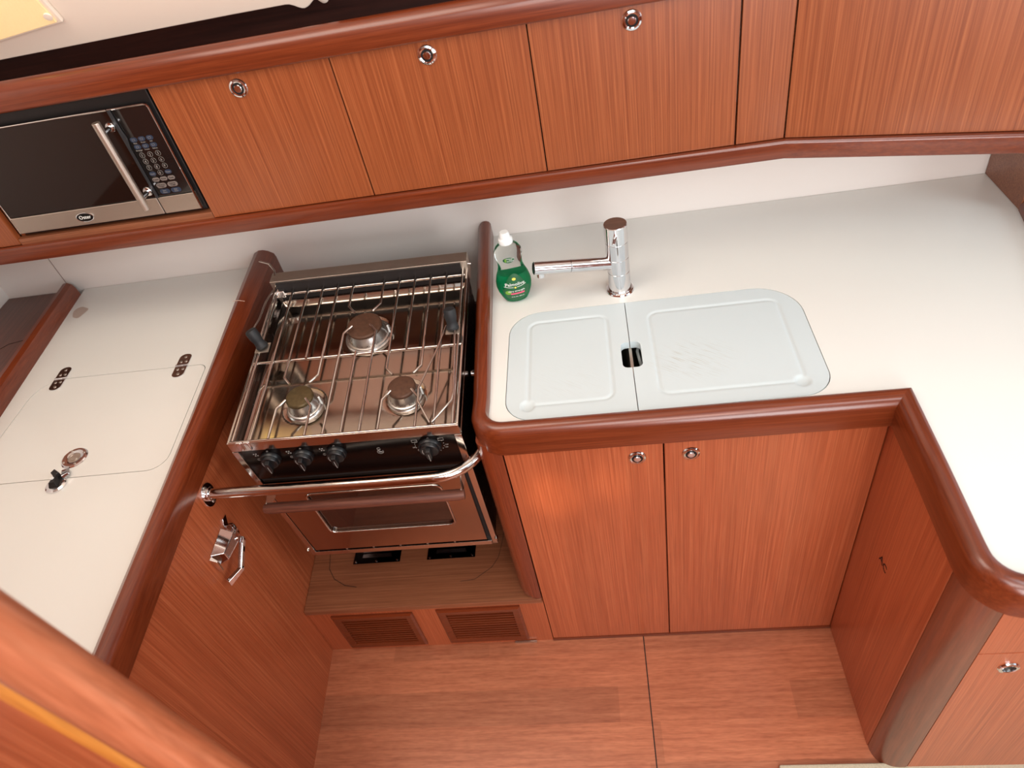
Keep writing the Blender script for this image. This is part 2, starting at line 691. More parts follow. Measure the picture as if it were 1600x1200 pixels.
def build_floor():
    bm = BM()
    lay = bm.faces.layers.float.new('plank_tone')

    def plank(x0, x1, y0, y1, tone):
        vs = [bm.verts.new(p) for p in ((x0, y0, 0), (x1, y0, 0), (x1, y1, 0), (x0, y1, 0))]
        f = bm.faces.new(vs)
        f[lay] = tone
    rows = [(0.885, 1.2), (0.793, 0.885), (0.700, 0.793), (0.603, 0.700), (0.510, 0.603), (0.417, 0.510), (0.324, 0.417)]
    y = 0.324
    while y > -1.3:
        rows.append((y - 0.093, y))
        y -= 0.093
    cuts = {0: [(-1.0, .72), (-.70, .30), (-.42, .55), (.0, .75)], 1: [(-1.0, .80), (.0, .8)],
            2: [(-1.0, .22), (-.065, .70)], 3: [(-1.0, .72)], 4: [(-1.0, .55), (-.6, .85), (.0, .4)]}
    cutr = {0: [(.0165, .5), (.30, .5)], 1: [(.0165, .78), (.30, .80)], 2: [(.0165, .82), (.372, .30)], 3: [(.0165, .35), (.036, .86)], 4: [(.0165, .25)]}
    for i, (y0, y1) in enumerate(rows):
        if i in cuts:
            c = cuts[i]
        else:
            c, x = [], -2.1 + random.random() * 0.3
            while x < 0.0:
                c.append((x, random.choice((.3, .6, .8, .9, .7))))
                x += random.uniform(0.4, 0.9)
        xs = [q[0] for q in c] + [0.0135]
        for j, (x0, t) in enumerate(c):
            plank(min(x0, xs[j + 1]), xs[j + 1], y0, y1, t + (0.05 if i % 2 else 0))
        if i in cutr:
            c = cutr[i]
        else:
            c, x = [(.0165, .7)], .0165 + random.random() * .5
            while x < 2.2:
                c.append((x, random.choice((.3, .6, .8, .9, .7))))
                x += random.uniform(0.4, 0.9)
        xs = [q[0] for q in c] + [2.3]
        for j, (x0, t) in enumerate(c):
            plank(x0, xs[j + 1], y0, y1, t)
    o = obj('floor', bm, FLOORW)
    struct(o)
    # the groove between the two sole boards
    b = BM()
    box(b, 0.0132, 0.0168, -1.3, 0.93, -0.01, -0.0002)
    struct(obj('trim_1', b, DARKGAP))
    b = BM()
    box(b, -2.2, 2.3, -1.4, 1.7, -0.03, -0.011)
    struct(obj('floor_base', b, DARKGAP))


build_floor()
b = BM()
box(b, -1.775, 1.25, YB, YB + 0.03, 0.0, 1.95)
struct(obj('wall_back', b, WHITE_B))
b = BM()
box(b, -1.5632, -1.5618, YB - 0.0008, YB, 0.80, 1.14)
struct(obj('trim_2', b, plain('joint_line', (120, 96, 88), 0.7)))
b = BM()
box(b, -1.80, -1.772, 0.2, YB, 0.0, 1.95)
struct(obj('wall_left', b, WHITE_B))
b = BM()
box(b, -2.6, -2.55, -1.4, 0.22, 0.0, 2.45)
box(b, -2.6, 2.6, -1.45, -1.4, 0.0, 2.45)
struct(obj('wall_front', b, VENEER))
b = BM()
box(b, 2.55, 2.6, -1.4, 1.7, 0.0, 1.15)
box(b, 2.55, 2.6, 0.9, 1.7, 1.15, 2.45)
struct(obj('wall_right', b, VENEER))
# ceiling with two hatch openings (companionway, saloon hatch)
b = BM()
slab(b, [(-2.6, -1.45), (2.6, -1.45), (2.6, 1.7), (-2.6, 1.7)],
     [[(0.25, -0.35), (1.25, -0.35), (1.25, 0.45), (0.25, 0.45)], [(-0.8, -1.2), (0.1, -1.2), (0.1, -0.35), (-0.8, -0.35)]], 2.40, 2.45)
struct(obj('ceiling', b, CREAM))

# cream side-deck headliner above the lockers: sloping panel, lower edge with a bulge
cy0, cz0 = 1.47, 1.558
dv = Vector((0, -0.22, 0.392)).normalized()


def cp(x, t, off=0.0):
    n = Vector((0, dv.z, -dv.y))
    p = Vector((x, cy0, cz0)) + dv * t + n * off
    return (p.x, p.y, p.z)


low = [(-1.77, -.006), (-1.183, -.004), (-.90, .000), (-.66, .003), (-.552, .0032), (-.545, .002), (-.538, -.002), (-.531, -.0078), (-.525, -.0115), (-.519, -.0124), (-.512, -.010), (-.506, -.0065), (-.499, -.001), (-.492, .004), (-.486, .012), (-.482, .05),
       (-.40, .07), (.392, .07)]  # right stretch added out of view to shade the shelf below
b = BM()
prism(b, [cp(x, t) for x, t in low] + [cp(.392, .9), cp(-1.77, .9)], Vector((0, dv.z, -dv.y)) * 0.03)
struct(obj('ceiling_side', b, CREAM, bevel=0.003))
b = BM()
lathe(b, [(0, -.028), (.008, -.026), (.0125, -.016), (.013, 0), (.010, .05)], cp(-.478, .0165, .010), tuple(dv), 24)
struct(obj('trim_3', b, CREAM))
# ------------------------------------------------------------------ headliner lamp
lamp = thing('ceiling_lamp', 'lit yellowish square lamp on the cream headliner above the microwave', 'lamp', cp(-1.07, .115, -.002))
b = BM()
outline = [(-1.16, .045), (-.975, .065), (-.965, .22), (-1.15, .22)]
prism(b, [cp(x, t, -.001) for x, t in outline], Vector((0, dv.z, -dv.y)) * -0.010)
obj('lamp_frame', b, CREAM, lamp, bevel=0.003)


def lamp_lens():
    m, nt, bs = newmat('ribbed_lamp_lens')
    N, L = nt.nodes, nt.links
    bs.inputs['Base Color'].default_value = lin((236, 214, 170))
    bs.inputs['Roughness'].default_value = 0.3
    tc = N.new('ShaderNodeTexCoord')
    wv = N.new('ShaderNodeTexWave')
    wv.inputs['Scale'].default_value = 120
    wv.bands_direction = 'X'
    L.new(tc.outputs['Object'], wv.inputs['Vector'])
    bp = N.new('ShaderNodeBump')
    bp.inputs['Strength'].default_value = 0.5
    bp.inputs['Distance'].default_value = 0.001
    L.new(wv.outputs['Fac'], bp.inputs['Height'])
    L.new(bp.outputs['Normal'], bs.inputs['Normal'])
    bs.inputs['Emission Color'].default_value = lin((246, 200, 124))
    bs.inputs['Emission Strength'].default_value = 0.30
    return m


b = BM()
ins = [(-1.15, .053), (-.983, .071), (-.973, .212), (-1.14, .212)]
prism(b, [cp(x, t, -.0112) for x, t in ins], Vector((0, dv.z, -dv.y)) * -0.004)
obj('lamp_lens', b, lamp_lens(), lamp, bevel=0.002)
b = BM()
lathe(b, [(.008, 0), (.008, .003), (0, .004)], cp(-.988, .088, -.015), (0, -dv.z, dv.y), 18)
obj('lamp_screw', b, CREAM, lamp)
b = BM()
lathe(b, [(.024, 0), (.02, .006), (0, .008)], cp(-1.13, .105, -.0152), (0, -dv.z, dv.y), 24)
obj('lamp_bulb', b, plain('lit_bulb', (255, 236, 160), 0.4, emit=(255, 226, 130), est=1.3), lamp)

# ------------------------------------------------------------------ overhead lockers
YO = 1.400
ZT, ZBt = 1.477, 1.178
DT = 0.016


def carcass(parent, x0, x1, back=YB - 0.003, top=1.475, bottom=1.165, y0=None, mat=None):
    y0 = YO + DT + 0.002 if y0 is None else y0
    b = BM()
    box(b, x0 + 0.001, x1 - 0.001, y0, back, bottom, bottom + 0.010)
    box(b, x0 + 0.001, x1 - 0.001, y0, back, top - 0.010, top)
    box(b, x0 + 0.001, x0 + 0.011, y0, back, bottom, top)
    box(b, x1 - 0.011, x1 - 0.001, y0, back, bottom, top)
    box(b, x0 + 0.001, x1 - 0.001, back - 0.006, back, bottom, top)
    return obj('carcass', b, mat or VENEER_X, parent)


edges = [(-0.8635, -0.480), (-0.480, -0.0945), (-0.0945, 0.294)]
kn = [(-0.679, 1.448), (-0.290, 1.451), (0.098, 1.452)]
lbl = ['overhead cherry locker with push-button catch directly beside the microwave',
       'overhead cherry locker with push-button catch directly above the stove',
       'overhead cherry locker with push-button catch above the sink tap']
for (x0, x1), (kx, kz), lb in zip(edges, kn, lbl):
    t = thing('overhead_locker', lb, 'cabinet', ((x0 + x1) / 2, 1.5, 1.17), 'overhead lockers with push-button catches')
    carcass(t, x0, x1)
    b = BM()
    box(b, x0 + 0.0012, x1 - 0.0012, YO, YO + DT, ZBt + 0.001, ZT - 0.001)
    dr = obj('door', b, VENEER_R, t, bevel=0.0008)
    latch_knob(dr, (kx, YO, kz), (0, -1, 0), 0.019)
# filler post between the third locker and the angled one
b = BM()
box(b, 0.2965, 0.3905, YO, YO + DT, ZBt + 0.001, ZT - 0.001)
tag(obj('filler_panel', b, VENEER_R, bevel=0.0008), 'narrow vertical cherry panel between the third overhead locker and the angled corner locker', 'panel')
# angled corner locker
cdir = Vector((0.408, -0.103, 0)).normalized()
cn = Vector((cdir.y, -cdir.x, 0))        # towards the viewer
corner0 = Vector((0.3935, YO, 0))


def cpt(s, out, z):
    p = corner0 + cdir * s + cn * out
    return (p.x, p.y, z)


t = thing('overhead_locker', 'wide angled overhead cherry locker without a visible catch, above the right worktop', 'cabinet', (0.75, 1.5, 1.17))
b = BM()
hexa(b, [cpt(0, 0, ZBt + .001), cpt(0.80, 0, ZBt + .001), cpt(0.80, -DT, ZBt + .001), cpt(0.004, -DT, ZBt + .001)],
     [cpt(0, 0, 1.72), cpt(0.80, 0, 1.72), cpt(0.80, -DT, 1.72), cpt(0.004, -DT, 1.72)])
obj('door', b, VENEER_R, t, bevel=0.0008)
b = BM()
pp = [cpt(0.01, -DT - .002, 1.166), cpt(0.79, -DT - .002, 1.166), (1.16, YB - .004, 1.166), (0.40, YB - .004, 1.166)]
prism(b, pp, (0, 0, 0.012))
hexa(b, [(.388, YO + .0185, 1.178), (.402, YO + .0185, 1.178), (.402, YO + .03, 1.178), (.388, YO + .03, 1.178)], [(.388, YO + .0185, 1.72), (.402, YO + .0185, 1.72), (.402, YO + .03, 1.72), (.388, YO + .03, 1.72)])
obj('carcass', b, VENEER_X, t)

# bottom and top rails (continuous mouldings)


def rail_prof_bottom(i):
    return [(0.0, 1.1775), (0.006, 1.1785), (0.010, 1.1775), (0.0120, 1.1745), (0.0125, 1.1715), (0.0125, 1.1440), (0.0110, 1.1395), (0.007, 1.1370), (-0.010, 1.1365), (-0.020, 1.137), (-0.020, 1.1775)]


b = BM()
sweep(b, [(-1.765, YO), (0.3935, YO), (cpt(0.80, 0, 0)[0], cpt(0.80, 0, 0)[1])], rail_prof_bottom)
tag(obj('locker_bottom_rail', b, TRIM_X), 'long cherry moulding running under the microwave and all overhead lockers', 'trim')
b = BM()
box(b, -1.765, 1.0, YO + 0.021, YB - 0.002, 1.140, 1.156)
tag(obj('locker_underside', b, VENEER_X), 'wooden underside board of the overhead lockers above the white backsplash', 'board')


def rail_prof_top(i):
    return [(-0.016, 1.4785), (0.010, 1.4785), (0.013, 1.482), (0.014, 1.502), (0.012, 1.516), (0.006, 1.526), (-0.004, 1.532), (-0.014, 1.532), (-0.022, 1.527), (-0.025, 1.515), (-0.026, 1.4785)]


b = BM()
sweep(b, [(-1.765, YO), (0.380, YO)], rail_prof_top)
tag(obj('locker_top_rail', b, TRIM_X), 'rounded cherry fiddle rail along the top of the overhead lockers', 'trim')
b = BM()
box(b, -1.765, 0.385, YO + 0.027, YB - 0.001, 1.480, 1.488)
box(b, -1.765, 0.385, YO + 0.16, YO + 0.17, 1.488, 1.93)
tag(obj('locker_top_shelf', b, DARK_WOOD_SHADE), 'dark recessed shelf between the top rail and the cream headliner', 'shelf')
# wood to the left of the microwave and the microwave bay
b = BM()
box(b, -1.765, -1.3635, YO, YO + DT, ZBt + 0.001, ZT - 0.001)
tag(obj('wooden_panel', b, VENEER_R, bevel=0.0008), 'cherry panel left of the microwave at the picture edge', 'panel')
t = thing('microwave_bay', 'open cherry bay that holds the microwave', 'cabinet', (-1.11, 1.5, 1.17))
b = BM()
box(b, -1.3625, -0.8645, YO + 0.002, YB - 0.004, 1.165, 1.192)
obj('bay_floor', b, VENEER_X, t, bevel=0.001)
b = BM()
box(b, -1.3625, -1.3525, YO + 0.020, YB - 0.004, 1.192, 1.475)
obj('bay_side', b, VENEER_R, t)
b = BM()
box(b, -0.8745, -0.8645, YO + 0.020, YB - 0.004, 1.192, 1.475)
obj('bay_side', b, VENEER_R, t)
b = BM()
box(b, -1.352, -0.875, YB - 0.010, YB - 0.004, 1.192, 1.475)
obj('bay_back', b, DARK_WOOD_SHADE, t)

# ------------------------------------------------------------------ microwave
YM = 1.412
mw = thing('microwave', 'black microwave with stainless bar handle and keypad built in beside the lockers', 'microwave', (-1.11, 1.52, 1.193))
b = BM()
box(b, -1.350, -0.8765, YM + 0.004, YB - 0.02, 1.1945, 1.472)
obj('casing', b, plain('black_casing', (26, 24, 24), 0.45, noise=0.2, nscale=300), mw, bevel=0.003)
# door: glass, chrome edge, lower strip
XS = -0.974
b = BM()
box(b, -1.348, XS - 0.001, YM - 0.006, YM + 0.004, 1.2445, 1.446)
door = obj('door', b, MW_GLASS, mw, bevel=0.002)
b = BM()
box(b, -1.348, XS - 0.001, YM - 0.0075, YM + 0.004, 1.203, 1.2438)
obj('lower_strip', b, STEEL_B, door, bevel=0.002)
b = BM()
tube(b, [(-1.348, YM - 0.0065, 1.4465), (XS - 0.001, YM - 0.0065, 1.4465)], 0.0022, 8)
tube(b, [(-1.3485, YM - 0.0065, 1.204), (-1.3485, YM - 0.0065, 1.4465)], 0.0018, 8)
obj('chrome_edge', b, STEEL, door)
hx = -0.985
b = BM()
cyl(b, (hx, YM - 0.045, 1.238), (hx, YM - 0.045, 1.438), 0.0085)
hd = obj('handle', b, STEEL_B, door, bevel=0.001)
for z in (1.262, 1.412):
    b = BM()
    cyl(b, (hx, YM - 0.040, z), (hx, YM - 0.006, z), 0.0055)
    lathe(b, [(0.0105, 0), (0.0105, 0.003), (0.0095, 0.0045), (0.0055, 0.005)], (hx, YM - 0.0062, z), (0, -1, 0), 24)
    obj('handle_post', b, CHROME, hd)
b = BM()
sxx = 0.0215
pts = [(-1.166 + sxx * math.cos(a * PI / 16), YM - 0.0078, 1.223 + 0.011 * math.sin(a * PI / 16)) for a in range(32)]
prism(b, pts, (0, -0.0012, 0))
bd = obj('badge', b, OVAL, door)
b = BM()
tube(b, [(-1.166 + sxx * math.cos(a * PI / 16), YM - 0.009, 1.223 + 0.011 * math.sin(a * PI / 16)) for a in range(33)], 0.0008, 6, cap=False)
obj('badge_rim', b, CHROME, door)
b = BM()
text_into(b, 'Oster', 0.0125, basis((-1.166, YM - 0.0092, 1.223), (1, 0, 0), (0, 0, 1)))
obj('badge_lettering', b, LABEL_W, door)
# control panel
b = BM()
box(b, XS + 0.001, -0.8835, YM - 0.006, YM + 0.004, 1.2445, 1.446)
cp_ = obj('control_panel', b, MW_PANEL, mw, bevel=0.003)
b = BM()
box(b, XS + 0.001, -0.8835, YM - 0.0075, YM + 0.004, 1.203, 1.2438)
obj('lower_strip', b, STEEL_B, cp_, bevel=0.002)
b = BM()
tube(b, [(XS + 0.001, YM - 0.0065, 1.4465), (-0.892, YM - 0.0065, 1.4465), (-0.886, YM - 0.0065, 1.4445), (-0.8835, YM - 0.0065, 1.439), (-0.8835, YM - 0.0065, 1.204)], 0.0022, 8)
obj('chrome_edge', b, STEEL, cp_)
b = BM()
prism(b, [(XS + .001, YM - .007, 1.446), (XS + .008, YM - .007, 1.446), (XS + .009, YM - .007, 1.402), (XS + .012, YM - .007, 1.385), (XS + .007, YM - .007, 1.362), (XS + .007, YM - .007, 1.2445), (XS + .001, YM - .007, 1.2445)], (0, -0.004, 0))
obj('panel_ridge', b, plain('ridge_grey', (46, 46, 48), 0.25), cp_, bevel=0.001)
yk = YM - 0.0062


def pill(bm, cx, cz, w, h):
    p = rrect(cx - w / 2, cx + w / 2, cz - h / 2, cz + h / 2, h / 2 * 0.98, 5)
    prism(bm, [(x, yk, z) for x, z in p], (0, -0.0007, 0))


def keytext(bm, s, cx, cz, size):
    text_into(bm, s, size, basis((cx, yk - 0.0012, cz), (1, 0, 0), (0, 0, 1)), 0.0001, res=2)


cols = [-0.9525, -0.9340, -0.9155]
for r_, z in ((0, 1.378), (1, 1.362)):
    for i, x in enumerate(cols):
        b = BM()
        pill(b, x, z, 0.0155, 0.0100)
        k = obj('keypad_button', b, BTN_BLUE, cp_)
        b = BM()
        keytext(b, [['Pizza', 'Potato', 'Fish'], ['Beverage', 'Frozen', 'Reheat']][r_][i], x, z - 0.0073, 0.0040)
        tube(b, [(x - .003, yk - .0012, z - .0015), (x - .003, yk - .0012, z + .002), (x + .003, yk - .0012, z + .002), (x + .003, yk - .0012, z - .0015), (x - .003, yk - .0012, z - .0015)], 0.0003, 4)
        obj('button_print', b, PRINT, k)
for r_ in range(3):
    for i, x in enumerate(cols):
        z = 1.3430 - r_ * 0.0145
        b = BM()
        tube(b, [(x + .0056 * math.cos(a * PI / 10), yk - .0003, z + .0056 * math.sin(a * PI / 10)) for a in range(21)], 0.00028, 5, cap=False)
        keytext(b, str(r_ * 3 + i + 1), x, z, 0.0085)
        obj('keypad_button', b, PRINT, cp_)
b = BM()
tube(b, [(cols[1] + .0056 * math.cos(a * PI / 10), yk - .0003, 1.2995 + .0056 * math.sin(a * PI / 10)) for a in range(21)], 0.00028, 5, cap=False)
keytext(b, '0', cols[1], 1.2995, 0.0085)
obj('keypad_button', b, PRINT, cp_)
for x, s in ((cols[0], 'Clock'), (cols[2], 'Timer')):
    b = BM()
    pill(b, x, 1.2995, 0.015, 0.0095)
    k = obj('keypad_button', b, BTN_BLUE, cp_)
    b = BM()
    keytext(b, s, x, 1.2995, 0.0045)
    obj('button_print', b, PRINT, k)
for x, s in zip(cols, ('Power', 'Timer', 'Cook')):
    b = BM()
    pill(b, x, 1.2855, 0.0165, 0.0092)
    k = obj('keypad_button', b, BTN_GREY, cp_)
    b = BM()
    keytext(b, s, x, 1.2855, 0.0050)
    obj('button_print', b, OVAL, k)
for x, s in ((-0.9475, 'Defrost by\nWeight'), (-0.9205, 'Cook by\nWeight')):
    b = BM()
    pill(b, x, 1.2705, 0.0235, 0.0112)
    k = obj('keypad_button', b, BTN_GREY, cp_)
    b = BM()
    keytext(b, s, x, 1.2705, 0.0042)
    obj('button_print', b, OVAL, k)
for x, s in ((-0.9465, 'Start\nPause'), (-0.9195, 'Stop\nClear')):
    b = BM()
    pill(b, x, 1.2560, 0.0235, 0.0112)
    k = obj('keypad_button', b, BTN_BLUE, cp_)
    b = BM()
    keytext(b, s, x, 1.2560, 0.0042)
    obj('button_print', b, PRINT, k)

# ------------------------------------------------------------------ right worktop with its fiddle
inner = [(-0.282, YB - 0.002), (-0.268, 1.36), (-0.255, 1.02)] + [(-0.2555 + 0.034 + 0.034 * math.cos(a), 0.983 + 0.034 * math.sin(a)) for a in [PI + 0.03 + k * (PI / 2 - 0.06) / 8 for k in range(9)]]
inner = [p if i < 3 else (p[0], p[1]) for i, p in enumerate(inner)]
inner += [(0.537, 0.9425)]
leg = [(0.532, 0.76), (0.5265, 0.615)] + [(0.5665 + 0.040 * math.cos(a), 0.598 + 0.040 * math.sin(a)) for a in [PI + k * (PI / 2) / 8 for k in range(9)]] + [(1.25, 0.555)]
inner_all = inner + leg
# trim runs on the right-hand side of the path direction -> go from the back down, right side is -x
rpath = inner_all


def fiddle_top(y):
    t_ = max(0.0, min(1.0, (y - 1.05) / 0.5))
    return 0.901 + 0.030 * t_ * t_ * (3 - 2 * t_)


def prof_trim(zt, w=0.036, zb=0.829):
    return [(0.0, 0.8795), (0.0005, zt - 0.010), (0.004, zt - 0.004), (0.010, zt - 0.0008), (0.016, zt), (0.023, zt - 0.002), (0.029, zt - 0.007), (w - 0.003, zt - 0.013), (w, zt - 0.020), (w, zb + 0.003), (w - 0.003, zb), (0.014, zb), (0.014, 0.8605), (0.0, 0.8605)]


path2 = [p for p in rpath]
b = BM()


def trim_i(i):
    x, y = path2[i]
    zt = fiddle_top(y) if x < -0.2 else 0.901
    return prof_trim(zt)


ctop = thing('countertop', 'white L-shaped worktop with cherry edge trim, around the sink', 'countertop', (0.1, 1.3, 0.86))
sweep(b, path2, trim_i, mat_fn=lambda i: 1 if abs(path2[i + 1][1] - path2[i][1]) > abs(path2[i + 1][0] - path2[i][0]) else 0)
obj('edge_trim', b, [TRIM_X, TRIM_Y], ctop, sharp=28)
# white slab
bx0, bx1, by0, by1 = -0.2215, 0.4135, 0.9585, 1.3000
hole = rrect(bx0 - .0014, bx1 + .0014, by0 - .0014, by1 + .0014, [0.060, 0.060, 0.095, 0.075], 10)


slab_outer = [(p[0], p[1]) for p in inner_all] + [(1.25, YB - 0.002)]
b = BM()
slab(b, slab_outer, [list(reversed(hole))], 0.8585, ZC)
obj('white_top', b, WHITE, ctop, sharp=20)

# sink: steel bowls under the boards
sk = thing('sink', 'stainless double sink under the white cutting boards, seen through the finger hole', 'sink', (0.09, 1.13, 0.70))
b = BM()
fl = rrect(bx0 - .001, bx1 + .001, by0 - .001, by1 + .001, [0.060, 0.060, 0.095, 0.075], 10)
bl = rrect(-0.195, 0.0405, 0.985, 1.272, 0.05, 6)
br = rrect(0.0465, 0.388, 0.985, 1.272, 0.05, 6)
slab(b, fl, [list(reversed(bl)), list(reversed(br))], 0.8595, 0.8615)
obj('rim', b, STEEL_B, sk)
for nm, lp, dz in (('bowl', bl, 0.70), ('bowl', br, 0.70)):
    b = BM()
    vt = [b.verts.new((x, y, 0.861)) for x, y in lp]
    cxm = sum(p[0] for p in lp) / len(lp)
    cym = sum(p[1] for p in lp) / len(lp)
    vb = [b.verts.new((cxm + (x - cxm) * .93, cym + (y - cym) * .93, dz)) for x, y in lp]
    for i in range(len(lp)):
        j = (i + 1) % len(lp)
        b.faces.new((vt[i], vt[j], vb[j], vb[i]))
    b.faces.new(vb)
    obj(nm, b, STEEL_B, sk)
# rinsing hose visible in the right bowl
b = BM()
tube(b, [(0.085, 1.13, 0.74), (0.070, 1.145, 0.79), (0.063, 1.165, 0.822), (0.060, 1.185, 0.830), (0.066, 1.205, 0.832), (0.074, 1.215, 0.82), (0.09, 1.22, 0.78)], 0.0035, 10)
tag(obj('sponge_wire', b, PIN), 'pale curved wire loop lying inside the sink under the finger hole', 'wire')


def rr_sdf(x, y, x0, x1, y0, y1, r):
    cx, cy = (x0 + x1) / 2, (y0 + y1) / 2
    if isinstance(r, (list, tuple)):
        r = r[(0 if y < cy else 3)] if x < cx else r[(1 if y < cy else 2)]
    qx, qy = abs(x - cx) - (x1 - x0) / 2 + r, abs(y - cy) - (y1 - y0) / 2 + r
    return math.hypot(max(qx, 0), max(qy, 0)) + min(max(qx, qy), 0) - r


SEAM = 0.0435


def board(label, x0, x1, cut, groove, bowl, mat):
    """cutting board as a fine height field with a juice groove, a round well and half of the finger hole"""
    R4 = [0.060, 0.060, 0.095, 0.075]
    gx0, gx1, gy0, gy1 = groove
    st = 0.0030
    nx, ny = int(round((x1 - x0) / st)), int(round((by1 - by0) / st))

    def sd(x, y):
        d = rr_sdf(x, y, bx0, bx1, by0, by1, R4)
        d = max(d, x0 - x, x - x1)
        h = rr_sdf(x, y, 0.0235, 0.0655, 1.083, 1.163, 0.012)
        return max(d, -h)

    def hgt(x, y):
        g = abs(rr_sdf(x, y, gx0, gx1, gy0, gy1, 0.022))
        z = 0.8797
        w = 0.0055
        d1 = 0.0022 * (0.5 + 0.5 * math.cos(PI * min(1, g / w)))
        q = math.hypot(x - bowl[0], y - bowl[1])
        d2 = 0.0045 * math.sqrt(max(0, 1 - (q / 0.0155) ** 2)) if q < 0.0155 else 0
        inside = 0.0003 if rr_sdf(x, y, gx0, gx1, gy0, gy1, 0.022) < 0 else 0
        return z - max(d1, d2) - inside
    bm = BM()
    G = {}
    for i in range(nx + 1):
        for j in range(ny + 1):
            G[i, j] = [x0 + (x1 - x0) * i / nx, by0 + (by1 - by0) * j / ny]
    V = {}

    def gv(i, j):
        if (i, j) not in V:
            x, y = G[i, j]
            s = sd(x, y)
            if abs(s) < st * 0.75:
                for _ in range(3):
                    e = 1e-4
                    gx, gy = (sd(x + e, y) - sd(x - e, y)) / (2 * e), (sd(x, y + e) - sd(x, y - e)) / (2 * e)
                    n2 = gx * gx + gy * gy
                    if n2 < 0.3:
                        break
                    s = sd(x, y)
                    x, y = x - s * gx / n2, y - s * gy / n2
            V[i, j] = bm.verts.new((x, y, hgt(x, y)))
        return V[i, j]
    for i in range(nx):
        for j in range(ny):
            x = (G[i, j][0] + G[i + 1, j + 1][0]) / 2
            y = (G[i, j][1] + G[i + 1, j + 1][1]) / 2
            if sd(x, y) < 0:
                bm.faces.new((gv(i, j), gv(i + 1, j), gv(i + 1, j + 1), gv(i, j + 1)))
    be = [e for e in bm.edges if len(e.link_faces) == 1]
    res = bmesh.ops.extrude_edge_only(bm, edges=be)
    nv = [g for g in res['geom'] if isinstance(g, bmesh.types.BMVert)]
    for v in nv:
        v.co.z = 0.8620
    o = obj('cutting_board', bm, mat, None, sharp=50)
    tag(o, label, 'cutting board', 'sink-cover cutting boards')
    return o


board('smaller white cutting board covering the left sink bowl', bx0, SEAM - 0.0009, 0, (-0.176, -0.001, 0.999, 1.262), (-0.176, 0.999), board_mat('board_plastic', -0.09, 1.06, 0.25))
board('larger knife-scratched white cutting board covering the right sink bowl', SEAM + 0.0009, bx1, 1, (0.092, 0.368, 0.998, 1.255), (0.361, 0.999), board_mat('board_plastic_scratched', 0.165, 1.09, 0.9))

# ------------------------------------------------------------------ tap
tx, ty = 0.0375, 1.352
tp = thing('faucet', 'chrome single-lever tap with long horizontal spout behind the sink', 'faucet', (tx, ty, ZC))
b = BM()
lathe(b, [(0.0325, 0), (0.0330, 0.003), (0.0315, 0.006), (0.0285, 0.0075), (0.0285, 0.009), (0.0, 0.009)], (tx, ty, ZC), (0, 0, 1), 48)
obj('base_ring', b, CHROME, tp)
b = BM()
lathe(b, [(0.0255, 0.008), (0.0255, 0.056), (0.0250, 0.0565), (0.0250, 0.0573), (0.0255, 0.0578), (0.0255, 0.094), (0.0250, 0.0945), (0.0250, 0.0953), (0.0255, 0.0958), (0.0255, 0.135), (0.0, 0.135)], (tx, ty, ZC), (0, 0, 1), 48)
obj('column', b, CHROME_W, tp)
b = BM()
lathe(b, [(0.0250, 0.135), (0.0250, 0.1365), (0.0262, 0.137), (0.0262, 0.178), (0.0250, 0.1795), (0.0, 0.1795)], (tx, ty, ZC), (0, 0, 1), 48)
hd = obj('handle', b, CHROME, tp)
b = BM()
cyl(b, (tx - 0.002, ty - 0.024, ZC + 0.162), (tx - 0.008, ty - 0.052, ZC + 0.158), 0.0045, 0.0042, 18)
obj('lever', b, CHROME, hd, bevel=0.001)
s0 = Vector((tx - 0.008, ty - 0.004, ZC + 0.080))
s1 = Vector((-0.150, 1.309, ZC + 0.118))
sdv = (s1 - s0).normalized()
mid = s0 + sdv * ((s1 - s0).length * 0.55)
b = BM()
cyl(b, s0, mid, 0.0150, n=32)
cyl(b, mid + sdv * 0.0006, s1, 0.0148, n=32)
sp = obj('spout', b, CHROME_W, tp, bevel=0.0008)
b = BM()
cyl(b, s1 - sdv * 0.001, s1 + sdv * 0.0012, 0.0128, n=32)
obj('spout_end_cap', b, BLACKP, sp)
b = BM()
pa = s1 - sdv * 0.014
cyl(b, pa + Vector((0, 0, -0.010)), pa + Vector((0, 0, -0.023)), 0.0095, n=24)
obj('aerator', b, CHROME, sp, bevel=0.001)

# ------------------------------------------------------------------ soap bottle
bxx, byy = -0.2085, 1.3655
bt = thing('dish_soap_bottle', 'clear squeeze bottle half full of green dish soap beside the tap', 'bottle', (bxx, byy, ZC))
BP = [(0.0, 0.0), (0.022, 0.0), (0.028, 0.003), (0.034, 0.015), (0.0395, 0.030), (0.0420, 0.045), (0.0415, 0.058), (0.0375, 0.074), (0.0320, 0.088), (0.0290, 0.098), (0.0290, 0.108), (0.0310, 0.120), (0.0325, 0.130), (0.0315, 0.140), (0.0260, 0.150), (0.0170, 0.157), (0.0125, 0.160), (0.0125, 0.166)]


def brad(z):
    for (r0, z0), (r1, z1) in zip(BP[1:], BP[2:]):
        if z0 <= z <= z1:
            return r0 + (r1 - r0) * (z - z0) / (z1 - z0)
    return BP[-1][0]


DEP = 0.62
yawb = math.atan2(bxx, byy)          # label faces the viewer
bX = Vector((math.cos(-yawb * 1.0), math.sin(-yawb * 1.0), 0))
bX = Vector((byy, -bxx, 0)).normalized()
bY = Vector((-bX.y, bX.x, 0))


